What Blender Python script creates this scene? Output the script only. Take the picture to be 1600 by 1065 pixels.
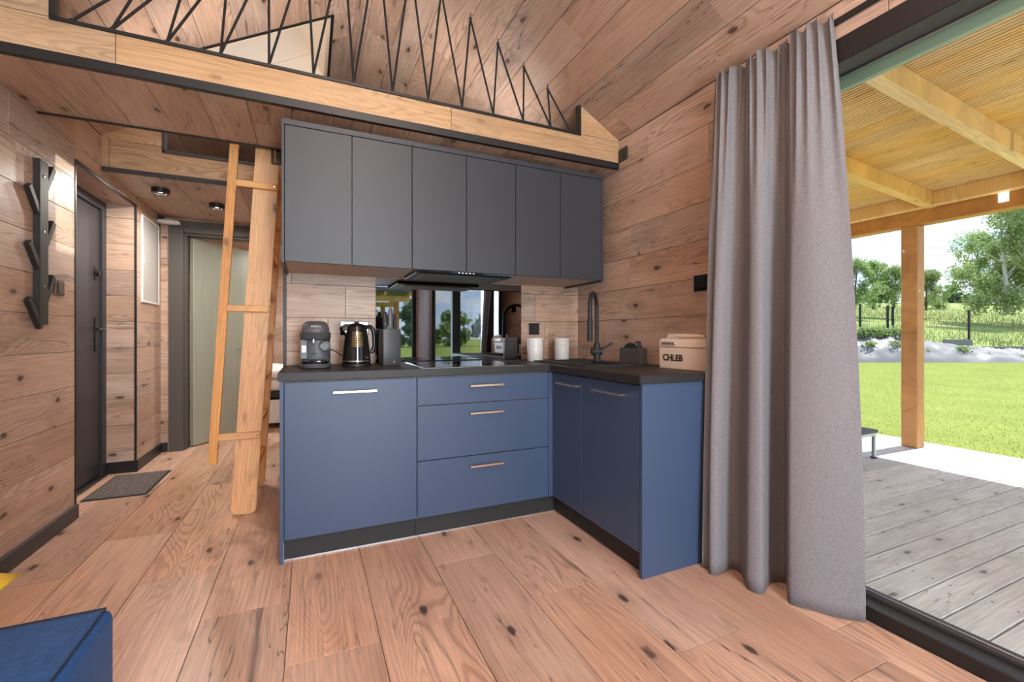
import bpy, bmesh, math, random
import numpy as np
from mathutils import Matrix, Vector

for o in list(bpy.data.objects): bpy.data.objects.remove(o)
SC = bpy.context.scene
COL = SC.collection
R = math.radians

# ------------------------------------------------------------------ camera
TH = 0.426                       # yaw of the camera to the right of the house axis (+Y)
cam_data = bpy.data.cameras.new('camera'); cam = bpy.data.objects.new('camera', cam_data); COL.objects.link(cam)
cam_data.sensor_width = 36.0; cam_data.sensor_fit = 'HORIZONTAL'
cam_data.lens = 695.55 / 1600 * 36
cam_data.shift_y = -7.8 / 1600
cam_data.clip_start = 0.05; cam_data.clip_end = 6000
cam.location = (0, 0, 1.06); cam.rotation_euler = (R(90), 0, -TH)
SC.camera = cam

# ------------------------------------------------------------------ world, sun, exposure
SKY_STRENGTH = 1.85
SUN_STRENGTH = 8.0
W = bpy.data.worlds.new('sky'); SC.world = W; W.use_nodes = True
def build_sky():
    nt = W.node_tree; nt.nodes.clear(); L = nt.links.new
    N = lambda t: nt.nodes.new(t)
    tc = N('ShaderNodeTexCoord'); sep = N('ShaderNodeSeparateXYZ'); L(tc.outputs['Generated'], sep.inputs[0])
    ramp = N('ShaderNodeValToRGB'); L(sep.outputs['Z'], ramp.inputs[0])
    e = ramp.color_ramp.elements
    e[0].position = 0.0; e[0].color = (.60, .72, .90, 1)
    e[1].position = 0.75; e[1].color = (.24, .42, .80, 1)
    a = e.new(.22); a.color = (.44, .61, .90, 1)
    # clouds: noise on a plane overhead so that they flatten towards the horizon
    add = N('ShaderNodeMath'); add.operation = 'ADD'; add.inputs[1].default_value = .12; L(sep.outputs['Z'], add.inputs[0])
    mx = N('ShaderNodeMath'); mx.operation = 'MAXIMUM'; mx.inputs[1].default_value = .05; L(add.outputs[0], mx.inputs[0])
    dx = N('ShaderNodeMath'); dx.operation = 'DIVIDE'; L(sep.outputs['X'], dx.inputs[0]); L(mx.outputs[0], dx.inputs[1])
    dy = N('ShaderNodeMath'); dy.operation = 'DIVIDE'; L(sep.outputs['Y'], dy.inputs[0]); L(mx.outputs[0], dy.inputs[1])
    cb = N('ShaderNodeCombineXYZ'); L(dx.outputs[0], cb.inputs[0]); L(dy.outputs[0], cb.inputs[1])
    nz = N('ShaderNodeTexNoise'); nz.inputs['Scale'].default_value = 1.1; nz.inputs['Detail'].default_value = 7; nz.inputs['Roughness'].default_value = .58
    L(cb.outputs[0], nz.inputs['Vector'])
    cr = N('ShaderNodeValToRGB'); L(nz.outputs['Fac'], cr.inputs[0])
    cr.color_ramp.elements[0].position = .44; cr.color_ramp.elements[1].position = .60
    mixc = N('ShaderNodeMix'); mixc.data_type = 'RGBA'; L(cr.outputs[0], mixc.inputs['Factor'])
    L(ramp.outputs[0], mixc.inputs['A']); mixc.inputs['B'].default_value = (.80, .83, .88, 1)
    bg = N('ShaderNodeBackground'); bg.inputs['Strength'].default_value = SKY_STRENGTH; L(mixc.outputs['Result'], bg.inputs[0])
    out = N('ShaderNodeOutputWorld'); L(bg.outputs[0], out.inputs[0])
build_sky()

sun_data = bpy.data.lights.new('sun', 'SUN'); sun = bpy.data.objects.new('sun', sun_data); COL.objects.link(sun)
sun_data.energy = SUN_STRENGTH; sun_data.angle = R(0.6); sun_data.color = (1, .95, .87)
SUN_EL = R(60.8)
sun_dir = Vector((-math.cos(SUN_EL) * math.cos(R(1)), math.cos(SUN_EL) * math.sin(R(1)), -math.sin(SUN_EL)))   # direction of travel
sun.rotation_euler = sun_dir.to_track_quat('-Z', 'Y').to_euler(); sun.location = (12, -1, 16)

# fill light added at the invented gable glazing, high behind the viewer
def area(name, loc, direction, sx, sy, power, color=(1, 1, 1), parent=None):
    d = bpy.data.lights.new(name, 'AREA'); d.shape = 'RECTANGLE'; d.size = sx; d.size_y = sy; d.energy = power; d.color = color
    o = bpy.data.objects.new(name, d); COL.objects.link(o); o.location = loc
    o.rotation_euler = Vector(direction).to_track_quat('-Z', 'Y').to_euler()
    if parent is not None: o.parent = parent
    return o
GABLE_POWER, REAR_POWER, FILL_DOWN, FILL_UP, LOFT_POWER, SPOT_POWER, BED_POWER = 50, 128, 5, 54, 8, 11, 32
area('gable_daylight', (.32, -2.16, 2.68), (0, 1, .03), 1.7, .42, GABLE_POWER, (.93, .97, 1))
# fill light added just inside the rear window
area('rear_window_daylight', (.60, -2.22, 1.12), (0, 1, 0), .80, 1.9, REAR_POWER, (.80, .90, 1))

vs = SC.view_settings
vs.view_transform = 'Standard'; vs.look = 'None'; vs.gamma = 1; vs.use_curve_mapping = False
vs.exposure = 0.15

# ------------------------------------------------------------------ helpers
def tag(o, label=None, cat=None, group=None, kind=None):
    if label: o['label'] = label
    if cat: o['category'] = cat
    if group: o['group'] = group
    if kind: o['kind'] = kind
    return o
def link(o, parent=None):
    COL.objects.link(o)
    if parent is not None: o.parent = parent
    return o
def empty(name, loc=(0, 0, 0), rz=0, label=None, cat=None, group=None, kind=None, parent=None):
    o = bpy.data.objects.new(name, None); o.empty_display_size = .05
    o.location = loc; o.rotation_euler = (0, 0, rz); link(o, parent)
    return tag(o, label, cat, group, kind)
def mesh_obj(name, verts, faces, mat, parent=None, smooth=False):
    me = bpy.data.meshes.new(name); me.from_pydata([tuple(v) for v in verts], [], [tuple(f) for f in faces]); me.update()
    if mat: me.materials.append(mat)
    if smooth:
        for p in me.polygons: p.use_smooth = True
    return link(bpy.data.objects.new(name, me), parent)
def bm_obj(name, bm, mat, parent=None, smooth=False, angle=None):
    bmesh.ops.recalc_face_normals(bm, faces=bm.faces)
    me = bpy.data.meshes.new(name); bm.to_mesh(me); bm.free()
    if mat: me.materials.append(mat)
    if smooth:
        for p in me.polygons: p.use_smooth = True
        if angle: me.set_sharp_from_angle(angle=angle)
    return link(bpy.data.objects.new(name, me), parent)
def add_box(bm, x0, x1, y0, y1, z0, z1, bevel=0, seg=1, M=None):
    v = [bm.verts.new((x, y, z)) for z in (z0, z1) for y in (y0, y1) for x in (x0, x1)]
    F = [(0, 2, 3, 1), (4, 5, 7, 6), (0, 1, 5, 4), (2, 6, 7, 3), (0, 4, 6, 2), (1, 3, 7, 5)]
    fs = [bm.faces.new([v[i] for i in f]) for f in F]
    if bevel:
        es = list({e for f in fs for e in f.edges})
        r = bmesh.ops.bevel(bm, geom=es, offset=bevel, segments=seg, affect='EDGES', profile=.5)
        v = list({w for f in r['faces'] for w in f.verts} | {w for w in v if w.is_valid})
    if M is not None: bmesh.ops.transform(bm, matrix=M, verts=[w for w in v if w.is_valid])
def box(name, x0, x1, y0, y1, z0, z1, mat, parent=None, bevel=.0015, seg=1, smooth=False, M=None):
    bm = bmesh.new(); add_box(bm, x0, x1, y0, y1, z0, z1, bevel, seg, M)
    return bm_obj(name, bm, mat, parent, smooth, R(35) if smooth else None)
def add_tube(bm, pts, rad, n=10, caps=True):
    pts = [Vector(p) for p in pts]; rings = []
    rads = rad if isinstance(rad, (list, tuple)) else [rad] * len(pts)
    up = None
    for i, p in enumerate(pts):
        d = (pts[min(i + 1, len(pts) - 1)] - pts[max(i - 1, 0)]).normalized()
        if up is None: up = d.orthogonal().normalized()
        up = (up - d * up.dot(d)).normalized(); w = d.cross(up)
        rings.append([bm.verts.new(p + (up * math.cos(2 * math.pi * k / n) + w * math.sin(2 * math.pi * k / n)) * rads[i]) for k in range(n)])
    for a, b in zip(rings, rings[1:]):
        for k in range(n): bm.faces.new((a[k], a[(k + 1) % n], b[(k + 1) % n], b[k]))
    if caps: bm.faces.new(rings[0][::-1]); bm.faces.new(rings[-1])
def tube(name, pts, rad, mat, parent=None, n=10):
    bm = bmesh.new(); add_tube(bm, pts, rad, n); return bm_obj(name, bm, mat, parent, True, R(50))
def add_lathe(bm, prof, n=28, center=(0, 0, 0), sx=1, sy=1):
    cx, cy, cz = center; rings = []
    for r, z in prof:
        if r < 1e-5: rings.append([bm.verts.new((cx, cy, cz + z))])
        else: rings.append([bm.verts.new((cx + sx * r * math.cos(2 * math.pi * k / n), cy + sy * r * math.sin(2 * math.pi * k / n), cz + z)) for k in range(n)])
    for a, b in zip(rings, rings[1:]):
        for k in range(n):
            k2 = (k + 1) % n
            if len(a) == 1 and len(b) == 1: continue
            if len(a) == 1: bm.faces.new((a[0], b[k2], b[k]))
            elif len(b) == 1: bm.faces.new((a[k], a[k2], b[0]))
            else: bm.faces.new((a[k], a[k2], b[k2], b[k]))
def lathe(name, prof, mat, parent=None, n=28, center=(0, 0, 0), sx=1, sy=1, angle=40):
    bm = bmesh.new(); add_lathe(bm, prof, n, center, sx, sy); return bm_obj(name, bm, mat, parent, True, R(angle))
def prism(name, poly, axis, a0, a1, mat, parent=None, bevel=0):
    """poly in the two other axes (in cyclic order), extruded along axis."""
    bm = bmesh.new()
    def P(u, v, a): return {'x': (a, u, v), 'y': (u, a, v), 'z': (u, v, a)}[axis]
    A = [bm.verts.new(P(u, v, a0)) for u, v in poly]; B = [bm.verts.new(P(u, v, a1)) for u, v in poly]
    bm.faces.new(A); bm.faces.new(B[::-1])
    for i in range(len(poly)):
        j = (i + 1) % len(poly); bm.faces.new((A[i], B[i], B[j], A[j]))
    bmesh.ops.recalc_face_normals(bm, faces=bm.faces)
    if bevel: bmesh.ops.bevel(bm, geom=list(bm.edges), offset=bevel, segments=1, affect='EDGES')
    return bm_obj(name, bm, mat, parent)
def text_obj(name, body, size, mat, M, parent=None, depth=.0008, align='CENTER', font_bold=0):
    cu = bpy.data.curves.new(name, 'FONT'); cu.body = body; cu.size = size; cu.extrude = depth; cu.align_x = align; cu.align_y = 'CENTER'; cu.offset = font_bold
    t = bpy.data.objects.new(name, cu); COL.objects.link(t)
    dg = bpy.context.evaluated_depsgraph_get(); me = bpy.data.meshes.new_from_object(t.evaluated_get(dg)); bpy.data.objects.remove(t)
    me.materials.clear(); me.materials.append(mat)
    o = bpy.data.objects.new(name, me); link(o, parent); o.matrix_local = M
    return o
def frameM(o, u, v, n):
    u, v, n = Vector(u).normalized(), Vector(v).normalized(), Vector(n).normalized()
    return Matrix(((u.x, v.x, n.x, o[0]), (u.y, v.y, n.y, o[1]), (u.z, v.z, n.z, o[2]), (0, 0, 0, 1)))

# ------------------------------------------------------------------ materials
class NB:
    def __init__(s, name):
        s.m = bpy.data.materials.new(name); s.m.use_nodes = True; s.t = s.m.node_tree
        s.b = s.t.nodes['Principled BSDF']; s.out = s.t.nodes['Material Output']
    def n(s, typ, **kw):
        x = s.t.nodes.new(typ)
        for k, v in kw.items():
            if hasattr(x, k): setattr(x, k, v)
            else: x.inputs[k.replace('_', ' ')].default_value = v
        return x
    def l(s, a, b): s.t.links.new(a, b)
    def math(s, op, a, b=None, clamp=False):
        x = s.n('ShaderNodeMath', operation=op); x.use_clamp = clamp
        for i, v in enumerate((a, b)):
            if v is None: continue
            if isinstance(v, (int, float)): x.inputs[i].default_value = v
            else: s.l(v, x.inputs[i])
        return x.outputs[0]
    def ramp(s, v, stops):
        x = s.n('ShaderNodeValToRGB'); s.l(v, x.inputs[0]); e = x.color_ramp.elements
        e[0].position, e[1].position = stops[0][0], stops[-1][0]
        f = lambda c: (c, c, c, 1) if isinstance(c, (int, float)) else (*c, 1)
        e[0].color, e[1].color = f(stops[0][1]), f(stops[-1][1])
        for p, c in stops[1:-1]:
            q = e.new(p); q.color = f(c)
        return x.outputs[0]
    def mix(s, fac, a, b, blend='MIX'):
        x = s.n('ShaderNodeMix', data_type='RGBA', blend_type=blend)
        for v, i in ((fac, x.inputs['Factor']), (a, x.inputs['A']), (b, x.inputs['B'])):
            if isinstance(v, (int, float)): i.default_value = v if i.type == 'VALUE' else (v, v, v, 1)
            elif isinstance(v, tuple): i.default_value = (*v, 1)
            else: s.l(v, i)
        return x.outputs['Result']
    def coords(s, scale, vec=None, rnd=True, kind='Object'):
        if vec is None:
            if not hasattr(s, '_p'):
                tc = s.n('ShaderNodeTexCoord'); p = tc.outputs[kind]
                if rnd:
                    oi = s.n('ShaderNodeObjectInfo'); s.rand = oi.outputs['Random']
                    cb = s.n('ShaderNodeCombineXYZ')
                    s.l(s.math('MULTIPLY', s.rand, 317.3), cb.inputs[0]); s.l(s.math('MULTIPLY', s.rand, 91.7), cb.inputs[1]); s.l(s.math('MULTIPLY', s.rand, 53.1), cb.inputs[2])
                    va = s.n('ShaderNodeVectorMath', operation='ADD'); s.l(p, va.inputs[0]); s.l(cb.outputs[0], va.inputs[1]); p = va.outputs[0]
                s._p = p
            vec = s._p
        x = s.n('ShaderNodeVectorMath', operation='MULTIPLY'); s.l(vec, x.inputs[0]); x.inputs[1].default_value = scale
        return x.outputs[0]
    def noise(s, vec, scale=1, detail=2, rough=.5, dist=0):
        x = s.n('ShaderNodeTexNoise'); s.l(vec, x.inputs['Vector'])
        x.inputs['Scale'].default_value = scale; x.inputs['Detail'].default_value = detail; x.inputs['Roughness'].default_value = rough; x.inputs['Distortion'].default_value = dist
        return x.outputs['Fac']
    def bump(s, h, strength=.2, dist=.002):
        x = s.n('ShaderNodeBump'); x.inputs['Strength'].default_value = strength; x.inputs['Distance'].default_value = dist
        s.l(h, x.inputs['Height']); s.l(x.outputs[0], s.b.inputs['Normal'])
    def set(s, color=None, rough=None, metal=None, spec=None, **kw):
        for k, v in (('Base Color', color), ('Roughness', rough), ('Metallic', metal), ('Specular IOR Level', spec)):
            if v is None: continue
            i = s.b.inputs[k]
            if isinstance(v, tuple): i.default_value = (*v, 1) if len(v) == 3 else v
            elif isinstance(v, (int, float)): i.default_value = v
            else: s.l(v, i)
        for k, v in kw.items(): s.b.inputs[k.replace('_', ' ')].default_value = v
        return s.m
def plain(name, color, rough=.5, metal=0, spec=.5, **kw): return NB(name).set(color, rough, metal, spec, **kw)

def oak(name, light, mid, dark, rough=.42, knots=1.0, rings=.6, scale=1.0, spec=.5, vary=.24, kd=.64):
    """laminate oak: boards run along the object's local X."""
    s = NB(name); k = scale
    p = lambda a, b: s.coords((a * k, b * k, 1.0))
    tone = s.noise(p(.9, 4.5), 1, 3, .55, .3)
    col = s.mix(s.ramp(tone, [(.32, 0.0), (.68, 1.0)]), light, mid)
    n1 = s.noise(p(1.0, 6.5), 1, 1.5, .45, .25)
    ring = s.math('SINE', s.math('MULTIPLY', n1, 170.0))
    ring = s.ramp(s.math('ADD', s.math('MULTIPLY', ring, .5), .5), [(.45, 0.0), (.95, 1.0)])
    rmask = s.ramp(s.noise(p(.8, 3.0), 1, 1, .5), [(.42, 0.08), (.64, 1.0)])
    col = s.mix(s.math('MULTIPLY', s.math('MULTIPLY', ring, rmask), rings), col, tuple(c * .62 for c in mid))
    fib = s.noise(p(4.0, 150.0), 1, 3, .6)
    col = s.mix(1.0, col, s.ramp(fib, [(.28, .72), (.72, 1.12)]), 'MULTIPLY')
    # dark mineral streaks
    st = s.ramp(s.noise(p(1.7, 22.0), 1, 3, .6, .5), [(.64, 0.0), (.76, .75)])
    col = s.mix(s.math('MULTIPLY', st, knots), col, dark)
    # soft dark smudges around old branches
    sm_ = s.ramp(s.noise(p(3.4, 7.0), 1, 3, .6, .4), [(.60, 0.0), (.80, .55)])
    col = s.mix(s.math('MULTIPLY', sm_, knots), col, tuple(c * .35 for c in mid))
    # hairline cracks along the grain
    ck_ = s.noise(p(1.3, 15.0), 1, 2, .5, 1.2)
    cr_ = s.ramp(s.math('ABSOLUTE', s.math('SUBTRACT', ck_, .5)), [(.0, 1.0), (.010, 0.0)])
    cg = s.ramp(s.noise(p(1.6, 5.0), 1, 2, .5), [(.55, 0.0), (.62, .9)])
    col = s.mix(s.math('MULTIPLY', s.math('MULTIPLY', cr_, cg), knots), col, dark)
    # knots
    vo = s.n('ShaderNodeTexVoronoi', voronoi_dimensions='2D', feature='F1'); vo.inputs['Scale'].default_value = 1
    wob = s.n('ShaderNodeTexNoise'); s.l(p(6, 22), wob.inputs['Vector']); wob.inputs['Detail'].default_value = 3
    wv = s.n('ShaderNodeVectorMath', operation='MULTIPLY_ADD'); s.l(wob.outputs['Color'], wv.inputs[0]); wv.inputs[1].default_value = (.10, .14, 0); s.l(p(2.6, 5.6), wv.inputs[2])
    s.l(wv.outputs[0], vo.inputs['Vector'])
    sepc = s.n('ShaderNodeSeparateColor'); s.l(vo.outputs['Color'], sepc.inputs[0])
    gate = s.ramp(sepc.outputs[0], [(kd, 0.0), (kd + .05, 1.0)])
    halo = s.ramp(vo.outputs['Distance'], [(.05, 1.0), (.30, 0.0)]); core = s.ramp(vo.outputs['Distance'], [(.045, 1.0), (.085, 0.0)])
    col = s.mix(s.math('MULTIPLY', s.math('MULTIPLY', halo, gate), .42 * knots), col, tuple(c * .5 for c in mid))
    col = s.mix(s.math('MULTIPLY', s.math('MULTIPLY', core, gate), .85 * knots), col, dark)
    # each board its own shade
    val = s.math('ADD', s.math('MULTIPLY', s.rand, vary), 1 - vary * .55)
    hsv = s.n('ShaderNodeHueSaturation'); s.l(col, hsv.inputs['Color']); s.l(val, hsv.inputs['Value'])
    rr = s.math('FRACT', s.math('MULTIPLY', s.rand, 7.31)); s.l(s.math('ADD', s.math('MULTIPLY', rr, .24), .86), hsv.inputs['Saturation'])
    s.bump(s.math('ADD', s.math('MULTIPLY', fib, .6), s.math('MULTIPLY', ring, -.3)), .12, .0012)
    return s.set(hsv.outputs[0], rough, 0, spec)

OAK = oak('oak_laminate', (.63, .435, .325), (.46, .30, .215), (.035, .016, .012))
OAKF = oak('oak_floor', (.72, .455, .32), (.55, .315, .21), (.03, .014, .011), rough=.36, scale=.85, spec=.55, kd=.57)
OAKB = oak('oak_fascia', (.60, .40, .24), (.48, .295, .155), (.05, .022, .012), knots=.4)  # wall oak again, tinted yellower for the light on the loft edges
PINE = oak('pine_ladder', (.84, .42, .125), (.74, .31, .07), (.18, .05, .015), rough=.45, knots=.9, rings=.35, vary=.08)
TERR = oak('terrace_pine', (.98, .68, .30), (.93, .56, .18), (.22, .09, .02), rough=.55, knots=.5, rings=.3, vary=.14)
POSTM = oak('terrace_beam_pine', (.66, .33, .12), (.54, .24, .075), (.10, .035, .012), rough=.55, knots=.4, rings=.3, vary=.1)
DECK = oak('weathered_deck', (.80, .78, .79), (.66, .635, .645), (.10, .06, .04), rough=.75, knots=.8, rings=.3, vary=.16, spec=.3)
def cabinet(name, c, rough=.42):
    s = NB(name); f = s.noise(s.coords((500, 500, 500), rnd=False), 1, 1, .5); s.bump(f, .05, .0004)
    return s.set(c, rough, 0, .45)
NAVY_LIT = cabinet('navy_front', (.045, .072, .135))  # same navy as the wall cabinets, blue window light put into the colour
NAVY_DIM = cabinet('anthracite_front', (.033, .035, .044))  # same navy, its dimmer light above the worktop put into a greyer colour
UNDER = plain('beige_cabinet_underside', (.50, .38, .30), .6)
BLACK = plain('black_metal', (.012, .011, .012), .42)
BLACKM = plain('black_matt', (.018, .017, .018), .6)
CHAR = plain('charcoal_trim', (.045, .04, .042), .5)
BRASS = plain('rose_gold_metal', (.80, .56, .42), .28, 1)
CHROME = plain('chrome', (.75, .75, .76), .15, 1)
WHITE = plain('white_enamel', (.72, .70, .68), .35)
CREAM = plain('cream_enamel', (.72, .55, .42), .38)
DGREY = plain('dark_grey_plastic', (.055, .055, .062), .42)
GLOSSB = plain('gloss_black', (.006, .006, .007), .07, 0, .8)
SILVER = plain('silver_trim', (.6, .6, .62), .35, 1)
PLASTER = plain('core_board', (.42, .27, .18), .7)
GREEN = plain('sage_lintel', (.34, .45, .33), .5)
DOORG = plain('dark_grey_door', (.030, .028, .034), .45)
def bedroomdoor():
    s = NB('grey_oak_door'); f = s.noise(s.coords((40, 40, 2.2), rnd=False), 1, 3, .6)
    return s.set(s.mix(f, (.26, .27, .21), (.38, .39, .31)), .42)
DOORB = bedroomdoor()
FRAMEG = plain('grey_brown_frame', (.070, .060, .052), .5)
def worktop():
    s = NB('black_worktop'); f = s.noise(s.coords((30, 30, 30), rnd=False), 1, 5, .65)
    s.bump(f, .1, .001); return s.set(s.mix(f, (.010, .009, .0095), (.032, .030, .030)), .48, 0, .4)
WORK = worktop()
def fabric(name, a, b, sc=900, rough=.9, sheen=.06):
    s = NB(name); p = s.coords((1, 1, 1), rnd=False)
    f = s.noise(s.coords((sc, sc, sc * .12), rnd=False), 1, 2, .6); g = s.noise(s.coords((sc * .15, sc * .15, sc), rnd=False), 1, 2, .6)
    m = s.math('ADD', s.math('MULTIPLY', f, .5), s.math('MULTIPLY', g, .5))
    s.bump(m, .25, .0008)
    return s.set(s.mix(s.ramp(m, [(.36, 0.0), (.64, 1.0)]), a, b), rough, 0, .2, Sheen_Weight=sheen, Sheen_Roughness=.3)
CURT = fabric('grey_linen', (.14, .13, .138), (.255, .243, .255), 800)
VELVET = fabric('blue_velvet', (.014, .055, .17), (.028, .095, .27), 500, .7, .05)
YELLOW = fabric('yellow_fabric', (.70, .42, .02), (.85, .55, .05), 400)
LINEN = fabric('white_linen', (.60, .57, .56), (.74, .71, .70), 300)
def matfab():
    s = NB('speckled_doormat'); f = s.noise(s.coords((170, 170, 170), rnd=False), 1, 2, .7)
    s.bump(f, .6, .004); return s.set(s.ramp(f, [(.40, (.05, .04, .04)), (.62, (.25, .21, .20))]), .95, 0, .1)
MATF = matfab()
def blackglass():
    s = NB('black_mirror_glass'); return s.set((.34, .36, .39), .015, 1.0, .5)
SPLASH = blackglass()
HOBG = plain('hob_glass', (.012, .012, .013), .05, 0, 1.0, IOR=1.9)
def pane(name='window_pane', tint=(.96, .98, .97)):
    m = bpy.data.materials.new(name); m.use_nodes = True; t = m.node_tree; t.nodes.clear()
    ge = t.nodes.new('ShaderNodeNewGeometry'); dt = t.nodes.new('ShaderNodeVectorMath'); dt.operation = 'DOT_PRODUCT'
    t.links.new(ge.outputs['Normal'], dt.inputs[0]); t.links.new(ge.outputs['Incoming'], dt.inputs[1])
    def mth(op, a, b=0.0):
        x = t.nodes.new('ShaderNodeMath'); x.operation = op
        for i_, v in enumerate((a, b)):
            if isinstance(v, float): x.inputs[i_].default_value = v
            else: t.links.new(v, x.inputs[i_])
        return x.outputs[0]
    k_ = mth('MULTIPLY', mth('POWER', mth('SUBTRACT', 1.0, mth('ABSOLUTE', dt.outputs['Value'])), 5.0), .75)
    refl = mth('ADD', k_, .02)
    tr = t.nodes.new('ShaderNodeBsdfTransparent'); tr.inputs[0].default_value = (*tint, 1)
    gl = t.nodes.new('ShaderNodeBsdfGlossy'); gl.inputs['Roughness'].default_value = .01
    mx = t.nodes.new('ShaderNodeMixShader'); o = t.nodes.new('ShaderNodeOutputMaterial')
    t.links.new(refl, mx.inputs[0]); t.links.new(tr.outputs[0], mx.inputs[1]); t.links.new(gl.outputs[0], mx.inputs[2]); t.links.new(mx.outputs[0], o.inputs[0])
    return m
PANE = pane()
def emit(name, c, st):
    s = NB(name); s.b.inputs['Base Color'].default_value = (*c, 1); s.b.inputs['Emission Color'].default_value = (*c, 1); s.b.inputs['Emission Strength'].default_value = st
    return s.m
LEDM = emit('lamp_led', (1, .93, .82), 6)
ICON = emit('control_icon', (.9, .95, 1), .7)

# ------------------------------------------------------------------ board cladding
def clip(poly, reg):
    """Sutherland-Hodgman against a convex counter-clockwise region."""
    for i in range(len(reg)):
        a, b = reg[i], reg[(i + 1) % len(reg)]; out = []
        side = lambda p: (b[0] - a[0]) * (p[1] - a[1]) - (b[1] - a[1]) * (p[0] - a[0])
        for j in range(len(poly)):
            p, q = poly[j], poly[(j + 1) % len(poly)]; sp, sq = side(p), side(q)
            if sp >= -1e-9: out.append(p)
            if (sp > 1e-9 and sq < -1e-9) or (sp < -1e-9 and sq > 1e-9):
                t = sp / (sp - sq); out.append((p[0] + (q[0] - p[0]) * t, p[1] + (q[1] - p[1]) * t))
        poly = out
        if len(poly) < 3: return []
    res = []
    for p in poly:
        if not res or abs(p[0] - res[-1][0]) + abs(p[1] - res[-1][1]) > 1e-4: res.append(p)
    if len(res) > 2 and abs(res[0][0] - res[-1][0]) + abs(res[0][1] - res[-1][1]) < 1e-4: res.pop()
    return res if len(res) >= 3 else []
def rect(u0, u1, v0, v1): return [(u0, v0), (u1, v0), (u1, v1), (u0, v1)]
def boards(parent, O, u, v, regions, mat, width, phase=0.0, length=1.383, seed=0, thick=.012, gap=.0024, ch=.0009, name='plank', joints=None):
    """lay boards along u, rows stacked along v, top face on the plane through O; one object per board."""
    rng = random.Random(seed); u = Vector(u).normalized(); v = Vector(v).normalized(); n = u.cross(v)
    vmin = min(p[1] for r in regions for p in r); vmax = max(p[1] for r in regions for p in r)
    umin = min(p[0] for r in regions for p in r); umax = max(p[0] for r in regions for p in r)
    k0 = math.floor((vmin - phase) / width); k1 = math.ceil((vmax - phase) / width)
    for k in range(k0, k1):
        v0, v1 = phase + k * width, phase + (k + 1) * width
        s = umin - rng.random() * length
        cuts = [s]
        while cuts[-1] < umax: cuts.append(cuts[-1] + length)
        if joints and k in joints: cuts = [umin - 1] + joints[k] + [umax + 1]
        for c0, c1 in zip(cuts, cuts[1:]):
            for reg in regions:
                poly = clip(rect(c0 + gap / 2, c1 - gap / 2, v0 + gap / 2, v1 - gap / 2), reg)
                if not poly: continue
                us = [p[0] for p in poly]; ws = [p[1] for p in poly]
                L_, W_ = max(us) - min(us), max(ws) - min(ws)
                if L_ < .012 or W_ < .008: continue
                cu, cv = (max(us) + min(us)) / 2, (max(ws) + min(ws)) / 2
                q = [(a - cu, b - cv) for a, b in poly]
                su, sv = 1 - 2 * ch / L_, 1 - 2 * ch / W_
                m = len(q)
                vs_ = [(a, b, -thick) for a, b in q] + [(a, b, -ch) for a, b in q] + [(a * su, b * sv, 0) for a, b in q]
                fs = [tuple(range(m))[::-1], tuple(range(2 * m, 3 * m))]
                for i in range(m):
                    j = (i + 1) % m
                    fs.append((i, j, m + j, m + i)); fs.append((m + i, m + j, 2 * m + j, 2 * m + i))
                o = mesh_obj(name, vs_, fs, mat, parent)
                o.matrix_local = frameM(Vector(O) + u * cu + v * cv, u, v, n)

# ------------------------------------------------------------------ dimensions
XL, XR = -1.2437, 1.8935       # inner faces of the long walls
YR, YK, YE, YF = -2.3, 2.934, 5.03, 7.3   # rear wall, kitchen wall, hall end wall, bedroom end
ZW = 2.373; SL = .57; XM = (XL + XR) / 2; ZM = ZW + SL * (XR - XM)
BEAM_Y, LOFT_Y1, ZS = 2.4326, 3.013, 2.182       # front loft: fascia, back edge, soffit
F2Y, ZS2 = 3.761, 2.145                           # rear loft fascia and soffit
ZR = lambda x: ZW + SL * (XR - x) if x > XM else ZW + SL * (x - XL)

# ================================================================== STRUCTURE
def st(o, label=None): return tag(o, label, None, None, 'structure')
floor = st(box('floor', XL - .25, XR + .17, YR - .16, YF + .1, -.22, -.0125, PLASTER, bevel=0), 'wide oak plank floor running through the little house')
boards(floor, (0, 0, 0), (0, 1, 0), (-1, 0, 0), [rect(YR, YF, -XR, -XL), rect(3.41, 4.394, -XL, -XL + .18)], OAKF, .2985, phase=.0746, length=1.38, seed=5,
       joints={-5: [-.25, 1.126, 2.5, 3.9], -4: [.23, 1.61, 2.99, 4.4], -3: [.64, 2.02, 3.4, 4.8], -2: [-.3, 1.08, 2.46, 3.8], -1: [.22, 1.6, 2.98, 4.36], 0: [.61, 1.99, 3.37, 4.75], 1: [1.01, 2.39, 3.77, 5.15], 2: [.2, 1.58, 2.96, 4.3], 3: [1.2, 2.58, 3.96, 5.3]})

# left wall with the entrance recess
wl = st(empty('wall_left'), 'oak clad wall on the left with the entrance recess')
TK = .013
dy0, dy1, dz1 = 3.412, 4.394, 2.082
for nm, a, b, z0, z1 in (('wall_core', YR - .16, dy0, -.02, ZW), ('wall_core', dy1, YF, -.02, ZW), ('wall_core', dy0, dy1, dz1, ZW)):
    box(nm, XL - .25, XL - TK, a, b, z0, z1, PLASTER, wl, 0)
box('wall_core', XL - .30, XL - .25, dy0 - .3, dy1 + .3, -.02, 2.4, PLASTER, wl, 0)
# local frame: u = +Y, v = +Z gives normal +X
boards(wl, (XL, 0, 0), (0, 1, 0), (0, 0, 1), [rect(YR, dy0, 0, ZW), rect(dy1, YE, 0, ZW), rect(dy0, dy1, dz1, ZW)], OAK, .2, phase=.17, seed=11, length=1.3)
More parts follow.
